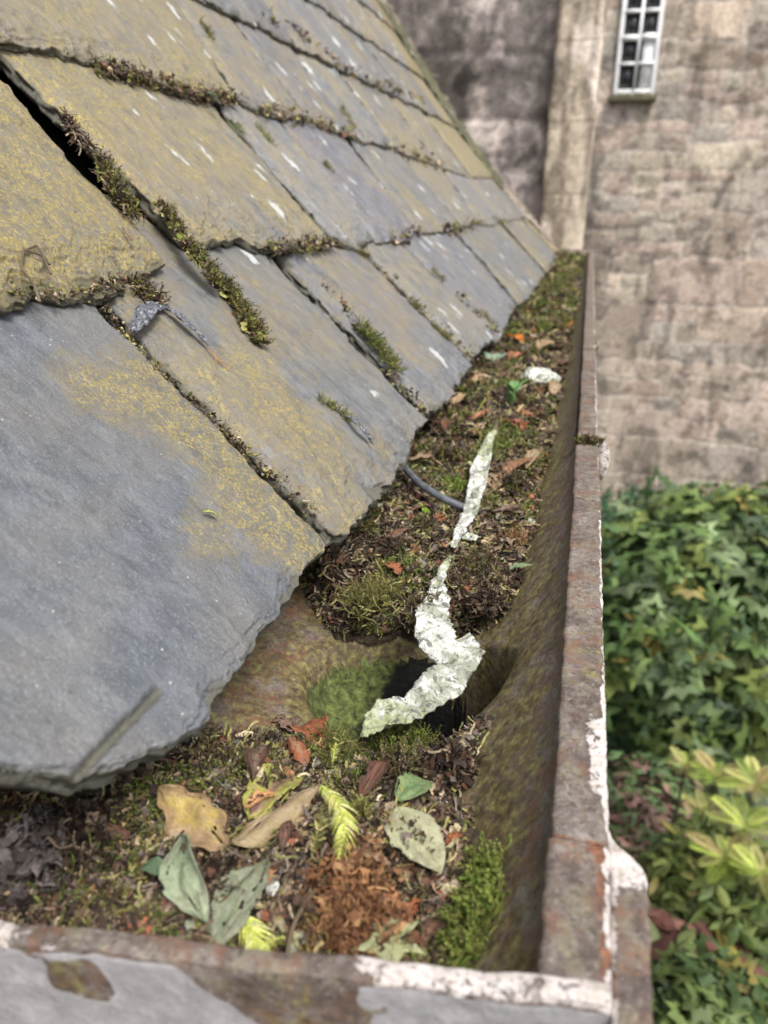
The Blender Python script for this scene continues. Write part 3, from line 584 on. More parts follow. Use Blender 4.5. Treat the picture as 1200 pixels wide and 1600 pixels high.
def T_shoot(seed, nl=16, curve=.5, ll=.24):
    r = random.Random(seed); V = []; F = []
    def pt(t): return np.array([curve*t*t*.6, curve*.2*math.sin(3*t), t])
    for k in range(nl):
        t = .12+.88*k/nl; a_ = k*2.4+r.uniform(-.3, .3); d = np.array([math.cos(a_), math.sin(a_), .75+.4*t]); d /= np.linalg.norm(d); side = np.cross(d, [0, 0, 1.]); side /= np.linalg.norm(side)
        l = ll*(1.15-.5*t)*r.uniform(.8, 1.2); b = pt(t); n = len(V); V += [b-side*.03, b+side*.03, b+d*l*.6+side*.055, b+d*l*.6-side*.055+np.array([0, 0, .02]), b+d*l*1.1]; F += [[n, n+1, n+2, n+3], [n+3, n+2, n+4, n+4]]
    n = len(V)
    for k in range(5):
        c = pt(k/4.); V += [c+[.018, 0, 0], c+[-.018, 0, 0]]
        if k: F.append([n+2*k-2, n+2*k-1, n+2*k+1, n+2*k])
    return np.array(V), np.array(F)
def T_flake(seed):
    r = random.Random(seed); V = []; 
    for a_ in range(4):
        for b_ in range(3): V.append([(a_/3-.5)*1.2+r.uniform(-.12, .12), (b_/2-.5)*.8+r.uniform(-.15, .15), r.uniform(-.12, .12)+.35*(a_/3-.5)**2*r.choice([-1, 1, 2])])
    return np.array(V), gridF(4, 3)
def T_crumb(seed):
    r = random.Random(seed); V, F = ellips((0, 0, 0), (.5, .42, .36), 6, 4, seed, .5); return V, F
def T_fibre(seed, n=9, curl=1.):
    r = random.Random(seed); p = np.zeros(3); d = np.array([1, 0, .25]); V = []; w0 = .035
    for k in range(n):
        s = np.cross(d, [0, 0, 1.]); s /= np.linalg.norm(s)+1e-6; V += [p+s*w0, p-s*w0+[0, 0, w0*.8]]; p = p+d/n
        d = d+np.array([r.uniform(-1, 1), r.uniform(-1, 1), r.uniform(-.7, .55)])*.45*curl; d /= np.linalg.norm(d)
    return np.array(V)-[.4, 0, 0], np.array([[2*k, 2*k+1, 2*k+3, 2*k+2] for k in range(n-1)])
SH = [T_shoot(q, 14, random.uniform(-.9, .9)) for q in range(6)]; FL = [T_flake(q) for q in range(8)]; CRB = [T_crumb(q) for q in range(6)]; FB = [T_fibre(q) for q in range(10)]
BROWN = np.array([(.035, .024, .018), (.06, .04, .028), (.10, .068, .045), (.17, .12, .08), (.10, .05, .033), (.045, .034, .029), (.02, .015, .013), (.30, .23, .16), (.15, .12, .105), (.03, .02, .015)])
OLIVE = np.array([(.12, .115, .035), (.18, .165, .05), (.24, .22, .075), (.14, .14, .05), (.08, .085, .03), (.3, .27, .11)])
GREEN = np.array([(.08, .12, .025), (.12, .17, .035), (.17, .22, .05), (.24, .28, .07)])
YELG = np.array([(.28, .3, .08), (.36, .36, .12), (.22, .27, .06)])
def pal(A, m_): return A[RNG.integers(0, len(A), m_)]*RNG.uniform(.7, 1.35, (m_, 1))
def bitsmesh(name, sets, mat, label, cat, kind=None, group=None, parent=None):
    V, F, C = join(sets); o = mesh(name, V, F, mat, parent, col=C, smooth=False)
    if label: tag(o, label, cat, group, kind)
    return o
def spread(n, y0, y1, x0=-.234, x1=-.012, need=.14):
    x = RNG.uniform(x0, x1, n); y = y0+(y1-y0)*RNG.uniform(0, 1, n)**1.15; m_ = bedmask(x, y) > need; x, y = x[m_], y[m_]; z = bedz(x, y); k = (z > floorz(x)-.001) & (y > endy(x)+.004); return np.stack([x, y, z], -1)[k]
sets = []; msets = []
for (n, y0, y1, sz, dn) in ((12000, .138, .36, 1., 1), (13000, .42, .8, 1.1, 1), (5500, .8, 1.5, 1.9, 1), (5500, 1.5, 3.47, 3.2, 1)):
    for tv in CRB: P = spread(n//9, y0, y1); m_ = len(P); s_ = RNG.uniform(.0012, .0042, m_)*sz*RNG.choice([.6, 1, 1.4], m_); sets.append(inst(*tv, P+[0, 0, .001], basis(randn_dir(m_, (0, 0, 1), .8), RNG.uniform(0, 6.3, m_)), s_, pal(BROWN*.8, m_)))
    for tv in FL:
        P = spread(n//12, y0, y1); m_ = len(P); s_ = RNG.uniform(.003, .0085, m_)*sz; sets.append(inst(*tv, P+np.stack([0*s_, 0*s_, RNG.uniform(.0, .003, m_)], -1), basis(randn_dir(m_, (0, 0, 1), .6), RNG.uniform(0, 6.3, m_)), s_, pal(BROWN, m_)))
        P = spread(n//110, y0, y1); m_ = len(P); s_ = RNG.uniform(.004, .008, m_)*sz; sets.append(inst(*tv, P+[0, 0, .003], basis(randn_dir(m_, (0, 0, 1), .5), RNG.uniform(0, 6.3, m_)), s_, pal(np.array([(.26, .13, .07), (.3, .22, .12), (.36, .3, .2), (.25, .27, .2), (.28, .1, .06), (.2, .14, .1), (.34, .27, .18)]), m_)))
    for tv in FB:
        P = spread(n//8, y0, y1); m_ = len(P); s_ = RNG.uniform(.006, .018, m_)*sz; sets.append(inst(*tv, P+[0, 0, .002], basis(randn_dir(m_, (0, 0, 1), .45), RNG.uniform(0, 6.3, m_)), s_, pal(np.concatenate([BROWN, BROWN, OLIVE, OLIVE, np.array([(.34, .27, .13), (.28, .2, .12), (.38, .33, .2)])]), m_)))
    for tv in SH:
        P = spread(n//3, y0, y1); c = fbm(p3(P[:, 0]*32, P[:, 1]*26, 0), 91, 3); P = P[c > .5]; m_ = len(P); cc = fbm(p3(P[:, 0]*45, P[:, 1]*35, 0), 92, 3)
        s_ = RNG.uniform(.0045, .0095, m_)*sz; C_ = np.where((cc > .56)[:, None], pal(GREEN, m_), np.where((cc > .44)[:, None], pal(OLIVE, m_), pal(BROWN, m_)*1.1))
        msets.append(inst(*tv, P-[0, 0, .001], basis(randn_dir(m_, (0, 0, 1), .6), RNG.uniform(0, 6.3, m_)), s_, C_))
P = spread(500, .138, .8); m_ = len(P); sets.append(inst(*CRB[1], P+[0, 0, .003], basis(randn_dir(m_, (0, 0, 1), .8), RNG.uniform(0, 6.3, m_)), RNG.uniform(.0008, .002, m_), np.tile([.6, .6, .58], (m_, 1))))
bitsmesh('rotted_litter', sets, MAT['bits'], 'brown crumbs, curled fibres and leaf scraps strewn over the gutter bed', 'leaf litter', 'stuff')
bitsmesh('moss_carpet', msets, MAT['moss'], 'patchy olive and green moss shoots growing through the gutter litter', 'moss', 'stuff')

# ---- moss clumps (countable)
def clump(name, pts, rad, n, pa, label, cat='moss', size=(.004, .008), up=(0, 0, 1), kinds='s', hump=.5, group=None, spreadn=.75):
    if kinds == 's': kinds = 'sssf'
    pts = np.asarray(pts, float); Q = resample(pts, max(2, 40)) if len(pts) > 1 else np.repeat(pts, 40, 0)
    lump = .35+1.0*fbm(Q*np.array([160, 160, 160.]), 7+n % 50, 2)+RNG.uniform(-.2, .2, 40); pi_ = RNG.choice(40, n, p=np.clip(lump, .1, 2)**2/np.sum(np.clip(lump, .1, 2)**2)); c = Q[pi_]; o_ = RNG.normal(size=(n, 3)); o_ /= np.linalg.norm(o_, axis=1)[:, None]; o_ *= (RNG.uniform(0, 1, n)**.5)[:, None]
    up_ = np.array(up, float); up_ /= np.linalg.norm(up_); h = o_@up_; o_ = o_-h[:, None]*up_+np.abs(h)[:, None]*up_*hump
    P = c+o_*rad*(lump[pi_]*1.15)[:, None]; sets_ = []
    ch = RNG.integers(0, len(kinds), n)
    for q, kd in enumerate(kinds):
        T = {'s': SH, 'f': FB, 'l': FL, 'c': CRB}[kd]; k = {'s': 1., 'f': 1.7, 'l': .7, 'c': .45}[kd]
        for ti, tv in enumerate(T):
            m2 = (ch == q) & (np.arange(n) % len(T) == ti); m_ = int(m2.sum())
            if m_: sets_.append(inst(*tv, P[m2], basis(up_+o_[m2]*.6+RNG.normal(size=(m_, 3))*spreadn*(.7 if kd == 's' else 1.2), RNG.uniform(0, 6.3, m_)), RNG.uniform(*size, m_)*k, pal(pa, m_)))
    return bitsmesh(name, sets_, MAT['moss'], label, cat, None, group)
def rp(i, L, h=.002): return np.array([row3d(i, *onrow(i, x, y), h) for x, y in L])
NR = lambda i: np.array([ROWS[i][2][0], 0, ROWS[i][2][1]])
def sc_(i, x, y, pxl):  # size in metres of pxl pixels there
    return pxl*np.linalg.norm(row3d(i, *onrow(i, x, y), 0.))/FPX
GM = 'moss tufts on the slates'
for (i, L, r, n, pa, lab, kinds, size) in (
    (0, [(562, 518), (590, 548), (612, 580)], 16, 420, np.concatenate([GREEN, OLIVE]), 'bushy green moss tuft wedged between two eaves slates', 's', (.006, .011)),
    (0, [(498, 628), (520, 640), (545, 660)], 7, 120, np.concatenate([GREEN, OLIVE]), 'thin strip of green moss above a grey feather scrap', 's', (.004, .007)),
    (0, [(330, 440), (365, 480), (400, 540)], 15, 900, np.concatenate([OLIVE, OLIVE, YELG*.8, BROWN]), 'thick olive moss ridge tumbling over the slate beneath the black gap', 'sslfc', (.005, .010)),
    (0, [(208, 452), (225, 470), (243, 478)], 16, 260, np.concatenate([BROWN, OLIVE]), 'brown wiry moss cushion beside the upright feather', 'sff', (.005, .009)),
    (1, [(252, 335), (290, 395), (330, 440)], 11, 700, np.concatenate([OLIVE, BROWN, YELG*.7]), 'matted olive moss filling the gap between two crusted slates', 'sflc', (.005, .010)),
    (1, [(150, 255), (170, 300), (205, 350)], 12, 330, np.concatenate([OLIVE, BROWN, YELG*.6]), 'straggly dry moss with fibres at the foot of the black gap', 'sff', (.006, .012)),
    (1, [(100, 185), (118, 215), (135, 235)], 9, 160, BROWN, 'small knot of brown rootlets in the black gap', 'ff', (.006, .010)),
    (1, [(380, 145), (398, 165)], 11, 130, YELG*.75, 'bright yellow moss cushion under the third-course tail', 's', (.008, .014)),
    (1, [(400, 198), (425, 228)], 9, 120, YELG*.75, 'yellow moss streak below and right of the yellow moss cushion', 's', (.008, .014)),
    (1, [(358, 190), (378, 208)], 7, 80, YELG*.6, 'small yellow moss patch at the side of the tan slate', 's', (.008, .012)),
    (0, [(552, 388), (572, 402)], 14, 200, np.concatenate([OLIVE, BROWN]), 'rusty brown moss clump below the second-course joint', 'sfc', (.008, .013)),
    (0, [(640, 470), (660, 488)], 9, 110, OLIVE, 'olive moss patch in the joint of the yellow-streaked slate', 's', (.008, .014)),
    (0, [(676, 512), (700, 530)], 8, 110, OLIVE, 'lower olive moss patch near the tail of the yellow-streaked slate', 's', (.008, .014)),
    (0, [(752, 490), (772, 512)], 7, 90, OLIVE, 'moss in the joint right at the tail of the fourth eaves slate', 's', (.01, .016)),
    (0, [(675, 423), (692, 440)], 6, 80, OLIVE, 'moss speck in the upper joint of the fifth eaves slate', 's', (.01, .016)),
    (1, [(505, 255), (516, 268)], 6, 60, OLIVE, 'tiny moss speck in the second-course joint below the white spots', 's', (.01, .016)),
    (1, [(770, 342), (790, 352)], 7, 80, OLIVE, 'moss cushion in the second-course notch near the far wall', 's', (.012, .02)),
    (2, [(530, 165), (552, 200)], 5, 110, OLIVE, 'long moss streak between two third-course slates', 's', (.01, .018)),
    (2, [(313, 35), (330, 62)], 6, 80, OLIVE, 'moss in the joint at the top of the picture left', 's', (.01, .016)),
    (3, [(455, 40), (472, 60)], 9, 100, BROWN, 'brown moss lump under the fourth-course tails', 'sc', (.01, .018)),
    (3, [(606, 130), (625, 145)], 7, 80, OLIVE, 'olive moss lump on the fourth course near the dark wall', 's', (.012, .02)),
):
    rad = sc_(i, *L[0], r)
    lift = .004 if len(kinds) > 2 else .001
    if size[0] >= .008: size = (size[0]*.55, size[1]*.55); rad *= .9; lift = -.001
    clump('moss_tuft', rp(i, L, lift), rad, n, pa, lab, 'moss', size, NR(i), kinds, .7, GM)
# crumbling crust under the tails
sets = []
for (i, L, n, sz) in ((1, [(420, 382), (470, 380), (525, 376)], 500, 1.), (2, [(150, 95), (230, 118), (300, 142), (370, 152)], 900, 1.1), (1, [(610, 372), (655, 358)], 90, 1.4), (2, [(400, 168), (480, 182), (560, 212)], 260, 1.4), (2, [(600, 222), (690, 258)], 160, 1.8), (1, [(690, 360), (750, 348)], 120, 1.9),
                      (0, [(500, 440), (540, 480), (560, 515)], 160, .9), (0, [(600, 575), (640, 610), (665, 645)], 150, .9), (0, [(160, 475), (260, 590), (400, 710), (500, 800)], 900, .55), (3, [(413, 27), (477, 60), (573, 127), (660, 157)], 260, 2.2),
                      (1, [(10, 450), (120, 455), (200, 432)], 200, .7), (0, [(585, 415), (640, 470), (700, 525), (735, 560)], 260, 1.1), (0, [(720, 465), (775, 520)], 90, 1.5)):
    b_ = resample(rp(i, L, -.003), 60); P = b_[RNG.integers(0, 60, n)]; P = P+RNG.normal(size=P.shape)*sc_(i, *L[0], 5.5)
    for q in range(4):
        m2 = np.arange(n) % 4 == q; m_ = int(m2.sum()); tv = [CRB[1], FL[2], FB[3], SH[2]][q]
        sets.append(inst(*tv, P[m2], basis(randn_dir(m_, NR(i), .8), RNG.uniform(0, 6.3, m_)), RNG.uniform(.0025, .006, m_)*sz*[1, 1, 2, 1.5][q], pal(np.concatenate([BROWN, BROWN*1.5, OLIVE, OLIVE]), m_)))
bitsmesh('slate_crust', sets, MAT['bits'], 'brown crumbling grit and moss lodged under the slate tails', 'grit', 'stuff')

# moss clumps in the gutter
def gz(x, y, dz=0.): # pixel on the litter surface
    z = -.265
    for _ in range(6): p = atz(x, y, z); z = float(bedz(np.array([p[0]]), np.array([p[1]]))[0])+dz
    return atz(x, y, z)
GG = 'moss clumps in the gutter'
clump('moss_clump', [gz(600, 1165), gz(640, 1180)], .016, 750, np.concatenate([GREEN, GREEN, OLIVE]), 'deep green moss clump at the front lip of the outlet hole', size=(.005, .010), group=GG, hump=.8)
clump('moss_clump', [(-.013, .205, -.256), (-.012, .225, -.254), (-.016, .185, -.259)], .012, 520, np.concatenate([GREEN*1.2, YELG*.6]), 'soft green moss climbing the inner wall of the gutter near the corner', size=(.006, .011), up=(-.6, 0, .8), group=GG)
clump('moss_clump', [(-.018, .180, -.262), (-.02, .165, -.262)], .010, 260, np.concatenate([GREEN, OLIVE]), 'darker moss at the foot of the gutter wall by the end plate', size=(.005, .009), up=(-.6, 0, .8), group=GG)
clump('moss_clump', [gz(712, 768)], .012, 260, GREEN*1.3, 'bright green moss cushion beside the black cable and white strip', size=(.005, .009), group=GG, hump=.8)
clump('moss_clump', [gz(560, 1380), gz(535, 1450), gz(575, 1480)], .018, 2400, np.array([(.16, .08, .04), (.3, .15, .07), (.15, .07, .04), (.34, .2, .1)]), 'rust-brown dead moss heap in front of the end plate', size=(.003, .0065), kinds='ssfl', group=GG, hump=.9)
clump('moss_clump', [gz(800, 852)], .009, 220, np.array([(.26, .15, .07), (.32, .2, .1), (.2, .12, .06)]), 'small rusty ball of dead moss near the gutter wall', size=(.004, .008), kinds='sf', group=GG, hump=.9)
clump('moss_clump', [gz(460, 915), gz(480, 960)] if False else [gz(560, 950), gz(610, 925)], .018, 420, OLIVE, 'olive moss mat behind the orange oak leaf', size=(.005, .009), group=GG)
clump('moss_clump', [gz(720, 925), gz(760, 890)], .016, 500, np.concatenate([OLIVE*.7, BROWN]), 'dark moss cushion right of the white strip behind the outlet', size=(.005, .009), group=GG, hump=1.)
clump('moss_clump', [(.012, .7045, -.2195), (.030, .7045, -.2185)], .006, 300, np.concatenate([OLIVE, YELG*.7, BROWN]), 'line of moss growing in the rim joint halfway along', size=(.004, .008), group=GG)
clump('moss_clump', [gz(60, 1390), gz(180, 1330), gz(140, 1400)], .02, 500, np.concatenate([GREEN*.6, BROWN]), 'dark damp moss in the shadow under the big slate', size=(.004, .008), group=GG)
clump('moss_clump', [gz(330, 1180), gz(370, 1200), gz(300, 1230)], .013, 420, np.concatenate([OLIVE, BROWN]), 'brown-green moss under the tail corner of the big slate', size=(.004, .008), group=GG)
clump('moss_clump', [gz(760, 720), gz(800, 690)], .02, 260, np.concatenate([OLIVE, GREEN]), 'olive moss around the far end of the white strip', size=(.006, .011), group=GG)
clump('moss_clump', [gz(880, 440), gz(870, 470)], .04, 300, np.concatenate([OLIVE, GREEN]), 'green moss heap at the far end of the gutter', size=(.012, .02), group=GG)

for (x, y, r_, n_c, pa_, kd_, lab_) in (
    (620, 1215, .012, 420, np.concatenate([OLIVE*.8, BROWN]), 'sf', 'brown-olive moss lump behind the oval leaf'),
    (700, 1205, .012, 420, BROWN*.9, 'sfl', 'crumbly dark lump at the front right of the outlet'),
    (560, 1290, .010, 360, np.concatenate([OLIVE, YELG*.6]), 'sf', 'yellowish moss lump right of the feathery frond'),
    (430, 1190, .011, 380, np.concatenate([OLIVE, BROWN]), 'sfl', 'mossy lump behind the reddish leaf'),
    (520, 1185, .011, 380, np.concatenate([OLIVE, YELG*.5]), 'sf', 'olive lump at the front left lip of the outlet'),
    (600, 870, .014, 520, BROWN*.8, 'sfl', 'dark root lump under the second slate tail, behind the orange-tan leaf'),
    (570, 850, .010, 300, BROWN*.7, 'ff', 'black fibrous lump touching the slate tail corner'),
    (660, 960, .011, 380, np.concatenate([OLIVE*.8, BROWN]), 'sf', 'dark lump just left of the folded white strip'),
    (760, 950, .015, 560, BROWN*.75, 'sfl', 'dark peaty lump right of the folded white strip'),
    (800, 920, .012, 400, BROWN*.8, 'sfl', 'peaty lump against the gutter wall behind the outlet'),
    (660, 830, .012, 420, np.concatenate([BROWN, OLIVE*.7]), 'sfl', 'brown lump between the cable and the upper strip foot'),
    (800, 770, .014, 420, np.concatenate([BROWN, OLIVE*.7]), 'sfl', 'brown lump right of the upper strip'),
    (700, 720, .013, 380, np.concatenate([OLIVE*.8, BROWN]), 'sf', 'olive lump left of the upper strip'),
    (720, 660, .016, 380, np.concatenate([OLIVE*.8, BROWN]), 'sf', 'olive lump beside the third eaves slate'),
    (820, 610, .018, 380, np.concatenate([OLIVE, GREEN]), 'sf', 'green lump between seedling and gutter wall'),
    (330, 1400, .012, 380, BROWN*.9, 'sfl', 'dark lump behind the grey-green toothed leaf'),
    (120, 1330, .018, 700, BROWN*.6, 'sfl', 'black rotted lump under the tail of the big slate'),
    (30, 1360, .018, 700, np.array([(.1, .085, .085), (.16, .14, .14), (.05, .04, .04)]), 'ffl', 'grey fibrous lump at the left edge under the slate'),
    (640, 1340, .010, 300, BROWN, 'sfl', 'crumbly lump under the tip of the oval leaf'),
):
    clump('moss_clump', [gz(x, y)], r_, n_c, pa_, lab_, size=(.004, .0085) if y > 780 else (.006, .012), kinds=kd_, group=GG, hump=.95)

# ------------------------------------------------------------------ fallen leaves
def widthfn(kind, t):
    if kind == 'oak': return np.sin(np.pi*t**.85)**.7*(.85+.15*np.cos(t*2*np.pi*3.6))
    if kind == 'ovate': return np.sin(np.pi*t**.72)**.85
    if kind == 'lance': return np.sin(np.pi*t)**.9*.9
    if kind == 'serrate': return np.sin(np.pi*t**.75)**.8*(1-.10*((t*14) % 1))
    if kind == 'holly': return np.sin(np.pi*t**.9)**.75*(.82+.2*np.abs(np.cos(t*np.pi*3.5)))
    if kind == 'scrap': return .85*np.sin(np.pi*np.clip(t*.86+.07, 0, 1))**.45*(.8+.25*np.sin(t*17)+.12*np.sin(t*41))
    return np.sin(np.pi*t)
def leaf(b, e, wr, kind, c1, c2, label, curl=.3, bend=.2, roll=0., lift=.004, stem=0., dz=0., wave=.14, wpos=False, seed=None, whole=None):
    s = seed or random.randint(1, 9999)
    lift = lift-.0018
    B = gz(*b, lift) if not wpos else np.array(b, float); E_ = gz(*e, lift+dz) if not wpos else np.array(e, float)
    ax = E_-B; L = np.linalg.norm(ax); ax /= L; mx = .05 if B[1] < .33 else (.036 if B[1] < .6 else .055)
    if L > mx: B = (B+E_)/2-ax*mx/2; L = mx
    side = np.cross(ax, [0, 0, 1.]); side /= np.linalg.norm(side); up = np.cross(side, ax)
    cr, sr = math.cos(roll), math.sin(roll); side, up = side*cr+up*sr, up*cr-side*sr
    nu, nv = 60, 31; t = np.linspace(.0, 1, nu); v = np.linspace(-1, 1, nv); T_, V_ = np.meshgrid(t, v, indexing='ij')
    wl = widthfn(kind, t)*(1+(fbm(p3(t*9, 0, s), s, 4, .65)-.5)*.55); wr2 = widthfn(kind, t)*(1+(fbm(p3(t*9, 5, s), s, 4, .65)-.5)*.55)
    wv = np.where(V_ < 0, wl[:, None], wr2[:, None])*V_*wr*L/2+1e-5*V_
    ang = wv/(wr*L/2)*curl*1.6; k = curl*1.6/(wr*L/2)
    sx = np.sin(ang)/k if abs(curl) > .02 else wv; sz = (1-np.cos(ang))/k if abs(curl) > .02 else 0*wv
    ln = T_*L; n_ = fbm(p3(T_*3.5, V_*2, s), s, 3)-.5
    z_ = sz+n_*wave*L+bend*L*np.sin(np.pi*T_)*.5-np.abs(V_)*0
    P_ = B+ax*ln[..., None]+side*sx[..., None]+up*z_[..., None]
    P_ = P_+up*((fbm(p3(T_*14, V_*9, s), s+3, 2)-.5)*.012*L)[..., None]
    V = P_.reshape(-1, 3); F = gridF(nu, nv); uv = np.stack([T_, V_], -1).reshape(-1, 2); n0 = len(V)
    th = fbm(p3(T_*8, V_*5, s), s+9, 3); keep = None
    tear = fbm(p3(T_*5, V_*3.5, s), s+29, 4, .6)+.10*ss(.6, 1., np.abs(V_))
    keep = tear.reshape(-1)[F].mean(1) < (.60 if kind == 'scrap' else .68 if whole is None else 9)
    if keep is not None: F = F[keep]
    c1a = np.tile(c1, (n0, 1)); c2a = np.tile(c2, (n0, 1))
    o = mesh('fallen_leaf', V, F, MAT['leaf'], col=c1a, extra=c2a, uv=uv)
    md = o.modifiers.new('t', 'SOLIDIFY'); md.thickness = .00035; md.offset = 0
    tag(o, label, 'leaf', 'fallen leaves in the gutter')
    if stem:
        q = np.linspace(0, 1, 8); pc = B[None]-ax[None]*q[:, None]*stem+side[None]*(q**2*stem*.25)[:, None]+up*.0004; a_ = np.linspace(0, 2*np.pi, 6, endpoint=False)
        rr_ = .0006
        SV = (pc[:, None]+(np.cos(a_)[None, :, None]*side+np.sin(a_)[None, :, None]*up)*rr_).reshape(-1, 3); i_, j_ = np.meshgrid(np.arange(7), np.arange(6), indexing='ij')
        SF = np.stack([i_*6+j_, i_*6+(j_+1) % 6, (i_+1)*6+(j_+1) % 6, (i_+1)*6+j_], -1).reshape(-1, 4)
        mesh('leaf_stalk', SV, SF, MAT['wood'], o)
    return o
YEL = (.42, .32, .09); TAN = (.33, .22, .12); ORG = (.4, .15, .04); RUST = (.27, .09, .04); GRN = (.24, .30, .17); PAL = (.36, .4, .26); DKB = (.09, .05, .035); RED = (.19, .075, .055); TEAL = (.25, .36, .27)
